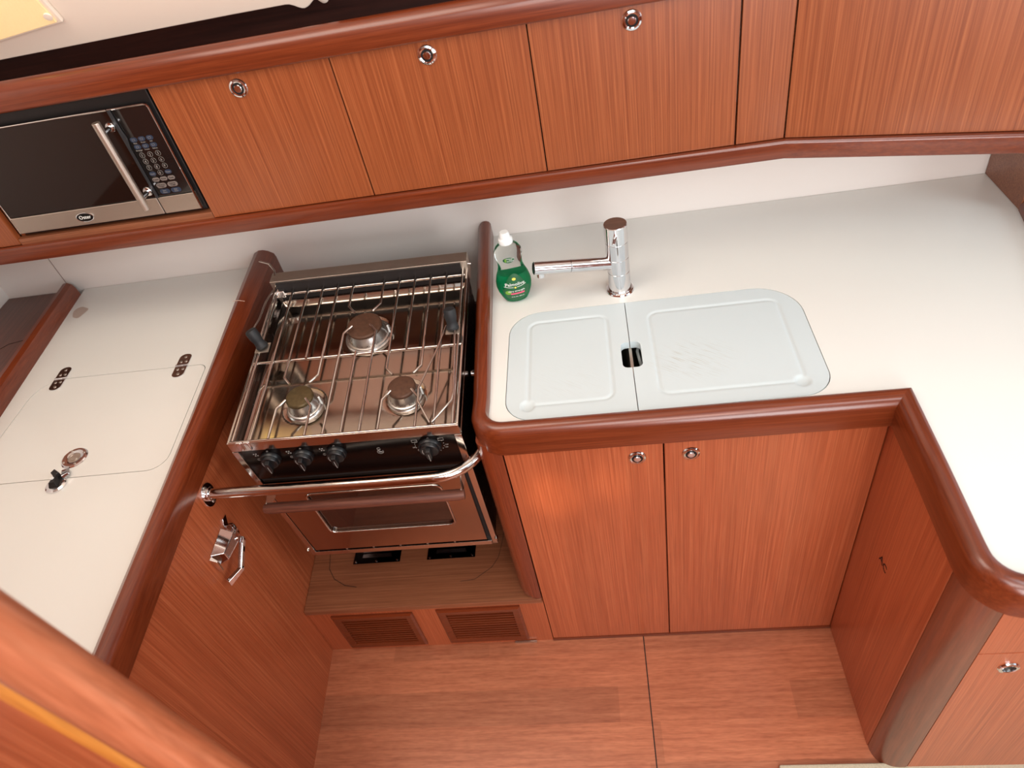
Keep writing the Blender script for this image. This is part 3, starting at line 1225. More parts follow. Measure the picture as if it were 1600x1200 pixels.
def bshell(bm, prof, k=1.0, n=48):
    rings = []
    for r, z in prof:
        dep = DEP if z < 0.150 else min(1.0, DEP + (z - 0.150) / 0.010 * (1 - DEP))
        if r < 1e-5:
            rings.append([bm.verts.new((bxx, byy, ZC + z))])
        else:
            ring = []
            for j in range(n):
                a = 2 * PI * j / n
                p = bX * (math.cos(a) * r * k) + bY * (math.sin(a) * r * k * dep)
                ring.append(bm.verts.new((bxx + p.x, byy + p.y, ZC + z)))
            rings.append(ring)
    for a, c in zip(rings, rings[1:]):
        for j in range(n):
            q = (j + 1) % n
            if len(a) == 1:
                bm.faces.new((a[0], c[q], c[j]))
            elif len(c) == 1:
                bm.faces.new((a[j], a[q], c[0]))
            else:
                bm.faces.new((a[j], a[q], c[q], c[j]))


fineP = []
for (r0, z0), (r1, z1) in zip(BP, BP[1:]):
    fineP += [(r0, z0), ((r0 + r1) / 2, (z0 + z1) / 2)]
fineP.append(BP[-1])
b = BM()
bshell(b, [(r, z + 0.0008) for r, z in fineP])
inn = [(max(0.0, r - 0.0012), z) for r, z in reversed(fineP)]
inn = [(r, max(z, 0.0022)) for r, z in inn]
bshell(b, inn[:-2] + [(0.0, 0.0022)])
obj('bottle_body', b, CLEAR, bt, sharp=60)
b = BM()
lv = 0.079
sp_ = [(0.0, 0.0030)] + [(r - 0.0016, max(z, 0.0030)) for r, z in fineP[2:] if z < lv] + [(brad(lv) - 0.0016, lv), (0.0, lv)]
bshell(b, sp_)
obj('liquid_soap', b, SOAP, bt, sharp=60)
b = BM()
lathe(b, [(0.0, 0.163), (0.0165, 0.163), (0.0170, 0.165), (0.0170, 0.170), (0.0160, 0.174), (0.0125, 0.1765), (0.0115, 0.186), (0.0095, 0.190), (0, 0.1905)], (bxx, byy, ZC - 0.004), (0, 0, 1), 32)
obj('cap', b, PIN, bt)


def on_bottle(u, z, off=0.0006):
    """point on the front of the bottle: u metres sideways, z height"""
    r = brad(z) + 0.0
    a = math.asin(max(-0.98, min(0.98, u / r)))
    p = bX * (math.sin(a) * (r + off)) - bY * (math.cos(a) * (r + off) * DEP + off * 0.6)
    return Vector((bxx + p.x, byy + p.y, ZC + z + 0.0008))


def label_patch(bm, cu, cz, w, h, off, shape='ellipse', n=26):
    grid = {}
    for i in range(n + 1):
        for j in range(n + 1):
            s, t_ = -1 + 2 * i / n, -1 + 2 * j / n
            if shape == 'ellipse':   # squircle map keeps a clean outline
                x = s * math.sqrt(max(0, 1 - t_ * t_ / 2))
                y = t_ * math.sqrt(max(0, 1 - s * s / 2))
            elif shape == 'drop':
                x = s * math.sqrt(max(0, 1 - t_ * t_ / 2)) * (0.86 if t_ > 0 else 1.0)
                y = t_ * math.sqrt(max(0, 1 - s * s / 2))
                x *= (1 - 0.30 * max(0, y))
            else:
                x, y = s, t_
            grid[i, j] = bm.verts.new(on_bottle(cu + x * w / 2, cz + y * h / 2, off))
    for i in range(n):
        for j in range(n):
            bm.faces.new((grid[i, j], grid[i + 1, j], grid[i + 1, j + 1], grid[i, j + 1]))


b = BM()
label_patch(b, 0.002, 0.046, 0.062, 0.078, 0.0008, 'drop')
lb_ = obj('front_label', b, LABEL_G, bt, sharp=70)
b = BM()
label_patch(b, -0.017, 0.036, 0.014, 0.012, 0.0010)
obj('label_leaf', b, LABEL_L, lb_, sharp=70)
b = BM()
label_patch(b, 0.001, 0.0720, 0.009, 0.007, 0.0011)
label_patch(b, 0.001, 0.0495, 0.005, 0.005, 0.0012)
obj('label_emblem', b, LABEL_Y, lb_, sharp=70)
b = BM()
label_patch(b, 0.004, 0.0315, 0.032, 0.0045, 0.0011, 'rect')
obj('label_stripe', b, LABEL_P, lb_, sharp=70)


def btext(s, size, cu, cz, off=0.0013):
    b_ = BM()
    text_into(b_, s, size, lambda co: on_bottle(cu + co.x, cz + co.y, off + (0.0002 if co.z > 0 else 0)), 0.0001)
    return b_


b = btext('Palmolive', 0.0118, 0.001, 0.0585)
obj('brand_lettering', b, LABEL_W, lb_)
b = btext('ultra strength', 0.0070, 0.002, 0.0395)
obj('small_lettering', b, LABEL_W, lb_)
b = btext('10 FL OZ  295 mL', 0.0040, 0.003, 0.0215)
obj('small_lettering', b, LABEL_W, lb_)
b = BM()
for s_ in (-1, 1):
    pts = [on_bottle(0.001 + s_ * (0.004 + 0.021 * k / 8), 0.0505 + 0.004 * (k / 8) ** 2, 0.0013) for k in range(9)]
    tube(b, pts, 0.0005, 5)
obj('label_wings', b, LABEL_W, lb_)
b = BM()
label_patch(b, -0.002, 0.122, 0.026, 0.015, 0.0008)
l2 = obj('upper_label', b, LABEL_G, bt, sharp=70)
b = BM()
label_patch(b, -0.009, 0.122, 0.004, 0.010, 0.0010)
obj('label_leaf', b, LABEL_L, l2, sharp=70)
b = btext('MADE WITH\n100%\nRECYCLED', 0.0034, 0.002, 0.1225, 0.0012)
obj('small_lettering', b, LABEL_W, l2)

# ------------------------------------------------------------------ sink cabinet (two doors) and corner return panel
YD = 0.930
XR = 0.5095
cab = thing('sink_cabinet', 'cherry base cabinet with two doors and chrome catches under the sink', 'cabinet', (0.14, 1.2, 0.0))
b = BM()
box(b, -0.236, XR - 0.012, YD + 0.019, YD + 0.029, 0.0, 0.66)
box(b, -0.236, -0.226, YD + 0.029, YB - 0.01, 0.0, 0.66)
box(b, XR - 0.022, XR - 0.012, YD + 0.029, YB - 0.01, 0.0, 0.66)
box(b, -0.226, XR - 0.022, YB - 0.02, YB - 0.01, 0.0, 0.66)
obj('carcass', b, VENEER, cab)
for x0, x1, kx in ((-0.2345, 0.0855, 0.0335), (0.0885, XR - 0.0016, 0.1405)):
    b = BM()
    box(b, x0, x1, YD, YD + 0.018, 0.010, 0.846)
    d = obj('door', b, VENEER, cab, bevel=0.0008)
    latch_knob(d, (kx, YD, 0.772), (0, -1, 0), 0.0185)
b = BM()
box(b, -0.236, XR - 0.001, YD - 0.003, YD + 0.016, 0.0, 0.009)
obj('kick_strip', b, TRIM_X, cab)
# return panel facing the stove side, rounded corner post, end face with drawer/door
ret = thing('end_cabinet', 'cherry end cabinet under the right worktop with rounded corner post', 'cabinet', (0.8, 0.8, 0.0))
b = BM()
hexa(b, [(XR, 0.948, 0), (XR + 0.012, 0.948, 0), (XR + 0.0145, 0.632, 0), (XR + 0.0025, 0.632, 0)],
     [(XR, 0.948, 0.846), (XR + 0.012, 0.948, 0.846), (XR + 0.0145, 0.632, 0.846), (XR + 0.0025, 0.632, 0.846)])
obj('side_panel', b, VENEER, ret, bevel=0.0008)
b = BM()
prof = [(0.5135, 0.6305)] + [(0.5635 + 0.050 * math.cos(a), 0.629 + 0.050 * math.sin(a)) for a in [PI + k * (PI / 2) / 10 for k in range(11)]] + [(0.5790, 0.579), (0.5790, 0.600), (0.535, 0.6305)]
prism(b, [(x, y, 0.0) for x, y in prof], (0, 0, 0.846))
obj('corner_post', b, wood('corner_post_wood', (114, 54, 32), (98, 44, 25), (128, 66, 42), 'Z', 110, 3, rough=0.32, coat=0.5), ret, sharp=25)
b = BM()
box(b, 0.5815, 1.25, 0.5800, 0.597, 0.589, 0.846)
obj('drawer_front', b, VENEER, ret, bevel=0.0008)
b = BM()
box(b, 0.5815, 1.25, 0.5800, 0.597, 0.010, 0.586)
d = obj('door', b, VENEER, ret, bevel=0.0008)
latch_knob(d, (0.647, 0.5800, 0.529), (0, -1, 0), 0.0185, open_hole=True)
b = BM()
box(b, 0.53, 1.25, 0.610, 0.620, 0.0, 0.845)
box(b, 1.24, 1.25, 0.62, YB - .01, 0.0, 0.845)
obj('carcass', b, DARKGAP, ret)
# pencilled letters on the return panel
b = BM()
text_into(b, 'AC', 0.028, basis((XR - 0.0004 + 0.0008, 0.806, 0.519), (0, -1, 0), (0, 0, 1)), 0.0002)
tag(obj('pencil_marking', b, PRINT_D), 'small dark AC letters written on the cherry side panel', 'marking')

# wooden end bulkhead of the right worktop, with its own fiddle
b = BM()
box(b, 0.956, 0.972, 1.478, YB - 0.002, ZC + 0.0005, 1.134)
tag(obj('end_bulkhead', b, VENEER_X, bevel=0.001), 'dark cherry end board at the far right end of the white worktop', 'panel')
b = BM()
pth = [(0.955, 1.478), (0.925, 1.33), (0.875, 1.08), (0.835, .88)]
sweep(b, list(reversed(pth)), lambda i: [(0.0, ZC + .0003), (0.0, 0.895), (0.006, 0.906), (0.018, 0.910), (0.030, 0.900), (0.030, ZC + .0003)])
tag(obj('worktop_fiddle', b, TRIM_Y), 'short cherry fiddle at the right picture edge of the worktop', 'trim')

# ------------------------------------------------------------------ left worktop (fridge top) with lid
lw = thing('fridge_countertop', 'white worktop left of the stove with an inset lid and cherry trims', 'countertop', (-1.2, 1.0, 0.86))


def xin(y):       # inner edge of the trim on the stove side
    return -0.9745 + (YB - y) * 0.0625


lid = [(-1.427, 0.880)]
lidp = [(-1.340, 0.9100)]
pts = []
pts += [(-1.427 + 0.02, 0.9095 + 0.0)]
lid_outline = arc(-1.407, 0.932, 0.022, PI, 1.5 * PI, 5) + arc(-0.992, 0.953, 0.040, 1.5 * PI + .05, 2 * PI + 0.06, 8) + arc(-0.994, 1.222, 0.022, 0.06, PI / 2, 6) + arc(-1.357, 1.176, 0.070, PI / 2, PI, 8)


def grow(loop, d):
    n = len(loop)
    out = []
    for i in range(n):
        m = offset_loop(loop, i, True)
        out.append((loop[i][0] + m.x * d, loop[i][1] + m.y * d))
    return out


hole_l = grow(lid_outline, 0.0009)
XL = lambda y: -1.5185 + (YB - y) * 0.088
outer_l = [(XL(YB - .002), YB - .002), (XL(0.30), 0.30), (xin(0.30), 0.30), (xin(YB - .002), YB - .002)]
b = BM()
slab(b, outer_l, [list(reversed(hole_l))], 0.8585, ZC)
obj('white_top', b, WHITE, lw, sharp=20)
b = BM()
box(b, -1.45, -0.93, 0.87, 1.26, 0.850, 0.858)
obj('lid_rebate', b, DARKGAP, lw)
b = BM()
slab(b, grow(lid_outline, -0.0009), [], 0.8595, ZC - 0.0002)
ld = obj('lid', b, WHITE, lw, sharp=20)


def hinge(x, y, ang):
    M = Matrix.Translation((x, y, ZC)) @ Matrix.Rotation(ang, 4, 'Z')
    b_ = BM()
    w, h = 0.0155, 0.042
    for s in (-1, 1):
        lp = [(-w, s * 0.0025)] + [(w, s * 0.0025)] + [(w * math.cos(a), s * (h - 0.012 + 0.0125 * math.sin(a) / 1.0)) for a in [k * PI / 10 for k in range(11)]]
        lp = [lp[0]] + lp[1:2] + lp[2:]
        if s < 0:
            lp = list(reversed(lp))
        prism(b_, [tuple(M @ Vector((p[0], p[1], 0.0002))) for p in lp], (0, 0, 0.0022))
    tube(b_, [tuple(M @ Vector((-w, 0, 0.0025))), tuple(M @ Vector((w, 0, 0.0025)))], 0.0026, 10)
    hg = obj('hinge', b_, CHROME, ld)
    b_ = BM()
    for sx_, sy_ in ((-1, .014), (1, .014), (0, .031), (-1, -.014), (1, -.014), (0, -.031)):
        lathe(b_, [(0.0040, 0.0), (0.0034, 0.0010), (0, 0.0013)], tuple(M @ Vector((sx_ * 0.0068, sy_, 0.0024))), (0, 0, 1), 12)
    obj('hinge_screws', b_, STEEL_B, hg)


hinge(-1.3735, 1.246, math.radians(3))
hinge(-1.0400, 1.246, math.radians(3))
b = BM()
lathe(b, [(0.014, 0.0004), (0.0145, 0.0022), (0.018, 0.0035), (0.027, 0.0032), (0.0295, 0.0006)], (-1.187, 0.968, ZC), (0, 0, 1), 40)
rg = obj('ring_plate', b, CHROME, ld)
b = BM()
lathe(b, [(0.0138, 0.0003), (0.0138, 0.0008), (0, 0.0006)], (-1.187, 0.968, ZC), (0, 0, 1), 30)
lathe(b, [(0.0085, 0.0008), (0.008, 0.0022), (0, 0.0026)], (-1.187, 0.968, ZC), (0, 0, 1), 24)
obj('pull_cup', b, STEEL_B, ld)
for a in (0.6, 2.2, 3.8, 5.3):
    b = BM()
    lathe(b, [(.003, 0), (.0026, .0008), (0, .001)], (-1.187 + .0225 * math.cos(a), 0.968 + .0225 * math.sin(a), ZC + .0034), (0, 0, 1), 10)
    obj('plate_screw', b, STEEL_B, rg)
# turn button on the fixed top
b = BM()
lathe(b, [(0.0225, 0.0004), (0.0225, 0.004), (0.019, 0.0065), (0.010, 0.007), (0, 0.007)], (-1.189, 0.893, ZC), (0, 0, 1), 36)
tb = obj('turn_button_base', b, CHROME, lw)
b = BM()
hexa(b, [(-1.176, .905, ZC + .007), (-1.166, .918, ZC + .007), (-1.178, .936, ZC + .007), (-1.191, .930, ZC + .007)],
     [(-1.178, .906, ZC + .014), (-1.170, .916, ZC + .013), (-1.180, .928, ZC + .010), (-1.189, .925, ZC + .011)])
obj('turn_button_tongue', b, CHROME, tb, bevel=0.001)
b = BM()
hexa(b, [(-1.197, .880, ZC + .007), (-1.176, .882, ZC + .007), (-1.182, .912, ZC + .007), (-1.196, .914, ZC + .007)],
     [(-1.192, .884, ZC + .019), (-1.180, .886, ZC + .019), (-1.185, .906, ZC + .019), (-1.192, .908, ZC + .019)])
prism(b, [(-1.204, .914, ZC + .007), (-1.190, .902, ZC + .007), (-1.184, .914, ZC + .007), (-1.200, .924, ZC + .007)], (0, 0, .012))
obj('turn_button_grip', b, BLACKP, tb, bevel=0.001)
b = BM()
lathe(b, [(0.0042, 0), (0.0038, 0.0018), (0, 0.0024)], (-1.190, .897, ZC + .019), (0, 0, 1), 16)
obj('turn_button_pin', b, PIN, tb)
# faint dried stain on the white top
b = BM()
ring = [(-1.472 + (0.021 + 0.004 * math.sin(3 * a)) * math.cos(a), 1.533 + (0.028 + 0.005 * math.cos(2 * a + 1)) * math.sin(a), ZC + 0.00025) for a in [k * 2 * PI / 24 for k in range(24)]]
prism(b, ring, (0, 0, 0.0001))
obj('stain', b, STAIN, lw)
# trim on the stove side, taller towards the back
ys = [0.31, 0.5, 0.8, 1.05, 1.20, 1.35, 1.50, 1.60, YB - .003]
pl = [(xin(y), y) for y in reversed(ys)]


def prof_left(i):
    y = pl[i][1]
    t_ = max(0, min(1, (y - 0.95) / 0.6))
    zt = 0.903 + 0.028 * t_
    w = 0.041 + 0.031 * t_
    zb = 0.829
    k = w / 0.041
    return [(0.0, 0.8795), (0.003 * k, 0.8795 + (zt - .8795) * .55), (0.009 * k, zt - .006), (0.017 * k, zt), (0.024 * k, zt - .0005), (0.032 * k, zt - .006), (w - .003, zt - .015), (w, zt - .026), (w, zb + .003), (w - .003, zb), (0.02, zb), (0.02, .8605), (0, .8605)]


# walk from front to back keeps the trim on the +x side
pl = [(xin(y), y) for y in ys]
b = BM()
sweep(b, pl, prof_left)
obj('edge_trim', b, TRIM_Y, lw, sharp=24)
b = BM()
tube(b, [(xin(1.43) + .012, 1.431, .9245), (xin(1.43) + .022, 1.429, .9268), (xin(1.43) + .032, 1.428, .9268), (xin(1.43) + .045, 1.428, .922)], 0.0007, 5)
obj('joint_line', b, SCRATCH, lw)
# outer trim at far left
pl2 = [(XL(y), y) for y in reversed([0.31, 0.7, 1.1, 1.4, YB - .03])]
b = BM()
sweep(b, pl2, lambda i: [(0.0, .8795), (0.001, .906), (0.006, .919), (0.016, .926), (0.028, .925), (0.042, .915), (0.052, .900), (0.056, .882), (0.056, .86), (0.0, .86)])
obj('outer_trim', b, TRIM_Y, lw, sharp=28)
# dark wooden shelf beyond it
b = BM()
slab(b, [(XL(YB - .004) - .057, YB - .004), (-1.771, YB - .004), (-1.771, .31), (XL(.31) - .057, .31)], [], .862, .8805)
tag(obj('side_shelf', b, VENEER_DK), 'dark cherry shelf top beyond the left trim at the picture edge', 'shelf')
b = BM()
tube(b, [(-1.66, YB - .27, .8807), (-1.63, YB - .235, .8807), (-1.59, YB - .225, .8807), (-1.565, YB - .22, .8807)], .0008, 4)
tag(obj('shelf_lid_joint', b, DARKGAP), 'thin dark joint line of a lid in the left shelf top', 'joint')

# stove-side panel of the fridge unit (grain upright)


def xp(y):
    return -0.893 + (0.924 - y) * 0.0625


fr = thing('fridge_cabinet', 'large cherry side panel left of the stove under the left worktop', 'cabinet', (-1.1, 1.0, 0))
b = BM()
hexa(b, [(xp(.30) - .014, .30, 0), (xp(.30), .30, 0), (xp(YB - .01), YB - .01, 0), (xp(YB - .01) - .014, YB - .01, 0)],
     [(xp(.30) - .014, .30, .849), (xp(.30), .30, .849), (xp(YB - .01), YB - .01, .849), (xp(YB - .01) - .014, YB - .01, .849)])
obj('side_panel', b, VENEER, fr)
b = BM()
box(b, -1.76, -0.90, .305, .315, 0, .849)
box(b, -1.76, -1.75, .315, YB - .01, 0, .849)
obj('carcass', b, VENEER, fr)

# ------------------------------------------------------------------ stove recess: step, louvred plinth, right post
ZS = 0.235
st = thing('stove_step', 'cherry shelf under the stove with a rounded access-hatch seam', 'shelf', (-0.58, 1.2, ZS))
b = BM()
slab(b, [(xp(.925) + .001, .925), (-.2375, .925), (-.2375, .947), (-.283, .947), (-.283, 1.60), (xp(1.60) + .001, 1.60)], [], ZS - .018, ZS)
stp = obj('step_board', b, VENEER_X, st, bevel=0.001)
b = BM()
tube(b, [(-.862, 1.16, ZS + .0001), (-.858, 1.11, ZS + .0001), (-.848, 1.055, ZS + .0001), (-.826, 1.022, ZS + .0001), (-.79, 1.000, ZS + .0001), (-.755, .993, ZS + .0001)], .0009, 5)
tube(b, [(-.345, 1.18, ZS + .0001), (-.348, 1.12, ZS + .0001), (-.358, 1.06, ZS + .0001), (-.375, 1.030, ZS + .0001), (-.42, .996, ZS + .0001), (-.46, .992, ZS + .0001)], .0006, 5)
obj('hatch_seam', b, DARKGAP, stp)
for (x0, x1, lab_) in ((-.779, -.641, 'left dark steel vent plate with slots and screws on the step below the oven'),
                       (-.562, -.424, 'right dark steel vent plate with screws on the step below the oven')):
    v = thing('vent_plate', lab_, 'vent', ((x0 + x1) / 2, 1.11, ZS), 'vent plates on the step')
    b = BM()
    box(b, x0, x1, 1.065, 1.155, ZS + .0003, ZS + .0025)
    obj('plate', b, metal('dark_vent_steel', (62, 60, 62), 0.12, 0.05), v, bevel=0.0006)
    b = BM()
    for k in range(4):
        yy = 1.083 + k * .017
        lp = [(x0 + .025, yy), (x1 - .025, yy), (x1 - .028, yy + .009), (x0 + .028, yy + .009)]
        prism(b, [(p[0], p[1], ZS + .0026 + (.004 if i > 1 else 0)) for i, p in enumerate(lp)], (0, 0, .0008))
    obj('louvre_slats', b, metal('dark_slat_steel', (110, 108, 110), 0.2, 0.05), v)
    for xx in (x0 + .008, (x0 + x1) / 2, x1 - .008):
        b = BM()
        lathe(b, [(.0036, 0), (.0033, .0016), (.0015, .0026), (0, .0028)], (xx, 1.071, ZS + .0025), (0, 0, 1), 16)
        obj('screw', b, STEEL, v)

# plinth with two louvre grilles
pn = thing('plinth_panel', 'low cherry plinth panel under the stove step', 'panel', (-.565, .94, 0))
b = BM()
for (x0, x1, z0, z1) in ((xp(.93) + .001, -.822, 0, .2165), (-.602, -.523, 0, .2165), (-.306, -.2365, 0, .2165), (-.822, -.602, 0, .024), (-.822, -.602, .194, .2165), (-.523, -.306, 0, .026), (-.523, -.306, .200, .2165)):
    box(b, x0, x1, .930, .944, z0, z1)
obj('panel_board', b, VENEER, pn)
for (x0, x1, z0, z1, lab_) in ((-.828, -.597, .018, .199, 'left cherry louvre grille in the plinth under the stove'),
                               (-.529, -.301, .020, .205, 'right cherry louvre grille in the plinth under the stove')):
    g = thing('louvre_grille', lab_, 'grille', ((x0 + x1) / 2, .935, z0), 'louvre grilles in the plinth')
    b = BM()
    w = .022
    outl = [(x0, z0), (x1, z0), (x1, z1), (x0, z1)]
    inl = [(x0 + w, z0 + w), (x1 - w, z0 + w), (x1 - w, z1 - w), (x0 + w, z1 - w)]
    oo = [b.verts.new((x, .9245, z)) for x, z in outl]
    oo2 = [b.verts.new((x, .9297, z)) for x, z in outl]
    mm = [b.verts.new((x + (.006 if x < (x0 + x1) / 2 else -.006), .921, z + (.006 if z < (z0 + z1) / 2 else -.006))) for x, z in outl]
    ii = [b.verts.new((x, .9240, z)) for x, z in inl]
    i2 = [b.verts.new((x, .9420, z)) for x, z in inl]
    for A_, B_ in ((oo2, oo), (oo, mm), (mm, ii), (ii, i2)):
        for k in range(4):
            q = (k + 1) % 4
            b.faces.new((A_[k], A_[q], B_[q], B_[k]))
    obj('grille_frame', b, TRIM_X, g, sharp=20)
    b = BM()
    ns = 11
    for k in range(ns):
        z = z0 + w + (z1 - z0 - 2 * w) * (k + .5) / ns
        box(b, x0 + w - .001, x1 - w + .001, .9265, .9315, z - .0026, z + .0026)
    obj('slats', b, TRIM_X, g)
    b = BM()
    box(b, x0 + w - .001, x1 - w + .001, .9425, .9435, z0 + w, z1 - w)
    obj('grille_backing', b, DARKGAP, g)

# vertical post with rounded nose right of the stove and the recess side board
ps = thing('recess_post', 'rounded cherry post between the stove recess and the sink cabinet', 'post', (-.262, .95, ZS))
b = BM()
ring = [(-.2375, .9302)] + [(-.2625 + .0255 * math.cos(a) * 1.0, .9500 + .0225 * math.sin(a)) for a in [1.5 * PI - k * (PI / 2) / 8 for k in range(9)]] + [(-.2880, 1.03), (-.268, 1.03), (-.2375, .945)]
zb_pts = []
n_ = len(ring)
levels = [(.2355, .55), (.2375, .40), (.243, .22), (.255, .07), (.275, 0.0), (.846, 0.0)]
rows = []
for z, s in levels:
    rows.append([b.verts.new((x + (-.2375 - x) * s, y, z)) for x, y in ring])
for A_, B_ in zip(rows, rows[1:]):
    for k in range(n_):
        q = (k + 1) % n_
        b.faces.new((A_[k], A_[q], B_[q], B_[k]))
b.faces.new(list(reversed(rows[0])))
b.faces.new(rows[-1])
obj('post_body', b, TRIM_Z, ps, sharp=30)
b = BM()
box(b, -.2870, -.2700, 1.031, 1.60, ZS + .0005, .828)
tag(obj('recess_side_board', b, DARK_WOOD_SHADE), 'dark board lining the right side of the stove recess', 'panel')
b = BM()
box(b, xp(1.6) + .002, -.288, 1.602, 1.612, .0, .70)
tag(obj('recess_back_board', b, DARK_WOOD_SHADE), 'dark board behind the stove', 'panel')

# ------------------------------------------------------------------ grab bar in front of the stove
gb = thing('grab_bar', 'polished steel crash bar across the front of the stove', 'rail', (-.6, .9, .79))
path = [(-.884, .910, .794)]
path += [(-.40 + .0 * k, .900, .797) for k in range(1)]
cxb, cyb, rb = -.385, .985, .085
path = [(-.886, .908, .793), (-.70, .904, .794), (-.50, .900, .796)] + [(cxb + .10 * math.sin(a), cyb - rb * math.cos(a), .797) for a in [k * (PI / 2) / 12 for k in range(13)]] + [(-.2885, 1.003, .797)]
path[-2] = (cxb + .092, .985, .797)
b = BM()
tube(b, path, .0118, 20)
obj('bar', b, STEEL, gb, sharp=60)
b = BM()
px_ = xp(.908)
prism(b, [(px_ + .0005, .908 + .024 * math.cos(a), .790 + .030 * math.sin(a)) for a in [k * 2 * PI / 24 for k in range(24)]], (.003, 0, 0))
lathe(b, [(.0165, .003), (.016, .010), (.0125, .012)], (px_, .908, .793), (1, 0, 0), 24)
fl_ = obj('wall_flange', b, CHROME, gb, bevel=.0008)
b = BM()
for dz in (-.022, .022):
    lathe(b, [(.004, 0), (.0035, .0018), (0, .0025)], (px_ + .0036, .908, .790 + dz), (1, 0, 0), 12)
obj('flange_screws', b, STEEL_B, fl_)

# ------------------------------------------------------------------ toggle latch on the panel
lt = thing('toggle_latch', 'chrome over-centre toggle latch on the cherry panel below the crash bar', 'latch', (xp(.85), .85, .67))


def lp_(y, z, o=0.0):
    return (xp(y) + o, y, z)


b = BM()
prism(b, [lp_(.912, .712, .0005), lp_(.895, .716, .0005), lp_(.884, .700, .0005), lp_(.886, .676, .0005), lp_(.900, .664, .0005), lp_(.914, .676, .0005), lp_(.900, .692, .0005)], (.003, 0, 0))
prism(b, [lp_(.886, .704, .003), lp_(.892, .700, .003), lp_(.898, .664, .003), lp_(.891, .660, .003)], (.016, 0, 0))
obj('strike_plate', b, CHROME, lt, bevel=.0006)
b = BM()
tube(b, [lp_(.897, .686, .012), lp_(.885, .688, .022), lp_(.868, .688, .020)], .0062, 14)
obj('draw_hook', b, CHROME, lt)
b = BM()
hexa(b, [lp_(.800, .716, .0005), lp_(.800, .676, .0005), lp_(.876, .668, .0005), lp_(.876, .712, .0005)],
     [lp_(.812, .706, .026), lp_(.812, .682, .026), lp_(.870, .672, .030), lp_(.870, .700, .030)])
obj('latch_body', b, CHROME_W, lt, bevel=.002)
b = BM()
hexa(b, [lp_(.793, .712, .0005), lp_(.793, .672, .0005), lp_(.802, .672, .0005), lp_(.802, .712, .0005)],
     [lp_(.790, .706, .016), lp_(.788, .676, .016), lp_(.792, .676, .017), lp_(.794, .706, .017)])
obj('base_tab', b, CHROME, lt, bevel=.0005)
b = BM()
lathe(b, [(.006, 0), (.005, .003), (0, .004)], lp_(.866, .680, .030), (1, 0, 0), 16)
obj('rivet', b, CHROME, lt)
b = BM()
hexa(b, [lp_(.884, .668, .022), lp_(.884, .652, .022), lp_(.812, .634, .030), lp_(.812, .648, .030)],
     [lp_(.882, .666, .034), lp_(.882, .655, .034), lp_(.812, .636, .040), lp_(.812, .647, .040)])
hexa(b, [lp_(.812, .634, .030), lp_(.812, .648, .030), lp_(.782, .650, .012), lp_(.780, .634, .012)],
     [lp_(.812, .636, .040), lp_(.812, .647, .040), lp_(.776, .650, .020), lp_(.774, .634, .020)])
obj('lever', b, CHROME, lt, bevel=.0012)

# ------------------------------------------------------------------ stove (own tilted space: x width, y depth, z up from the top front edge)
SV = thing('stove', 'gimballed stainless three-burner stove with oven, tilted between the two worktops', 'stove', (-.7944, .93, .9204), local=True, rot=(.1126, .0284, .0173))
W, D, Hh = .4845, .460, .507
# outer body
b = BM()
box(b, 0.002, .012, .012, D, -Hh + .02, -.030)
box(b, W - .012, W - .002, .012, D, -Hh + .02, -.030)
box(b, .012, W - .012, D - .008, D, -Hh + .02, -.030)
box(b, .012, W - .012, .02, D - .008, -Hh + .02, -Hh + .03)
obj('body_shell', b, metal('shell_dark_steel', (92, 84, 80), 0.25, .08), SV)
# hob frame
b = BM()
box(b, 0, W, 0, .006, -.030, -.001)
box(b, 0, .005, .006, D, -.030, -.001)
box(b, W - .005, W, .006, D, -.030, -.001)
obj('hob_frame', b, STEEL, SV, bevel=.0012)
b = BM()
box(b, -.002, W + .002, D, D + .034, -.030, .026)
obj('back_upstand', b, STEEL_B, SV, bevel=.001)
b = BM()
box(b, .012, W - .014, D - .0045, D - .0002, -.032, .022)
obj('back_vent_slot', b, DARKGAP, SV)
b = BM()
for u, v, w_ in ((W + .0025, .470, .010), (W + .0025, .488, -.006)):
    lathe(b, [(.0035, 0), (.003, .003), (0, .0035)], (u, v, w_), (1, 0, 0), 12)
obj('upstand_screws', b, STEEL, SV)
# pan with pressed wells
b = BM()


def pan_h(u, v):
    z = -.045
    for (cu_, cv_, rr_, hh) in ((.245, .318, .062, .004), (.128, .120, .046, .004), (.354, .122, .046, .004)):
        q = math.hypot(u - cu_, v - cv_)
        if q < rr_:
            z -= hh * min(1.0, (rr_ - q) / .008)
    e = min(u - .006, W - .006 - u, v - .007, D - .006 - v)
    if e < .012:
        z += (.012 - e) / .012 * .014
    return z


nu, nv = 96, 92
gv = [[b.verts.new((.006 + (W - .012) * i / nu, .007 + (D - .013) * j / nv, pan_h(.006 + (W - .012) * i / nu, .007 + (D - .013) * j / nv))) for j in range(nv + 1)] for i in range(nu + 1)]
for i in range(nu):
    for j in range(nv):
        b.faces.new((gv[i][j], gv[i + 1][j], gv[i + 1][j + 1], gv[i][j + 1]))
obj('burner_pan', b, STEEL_PAN, SV, sharp=60)
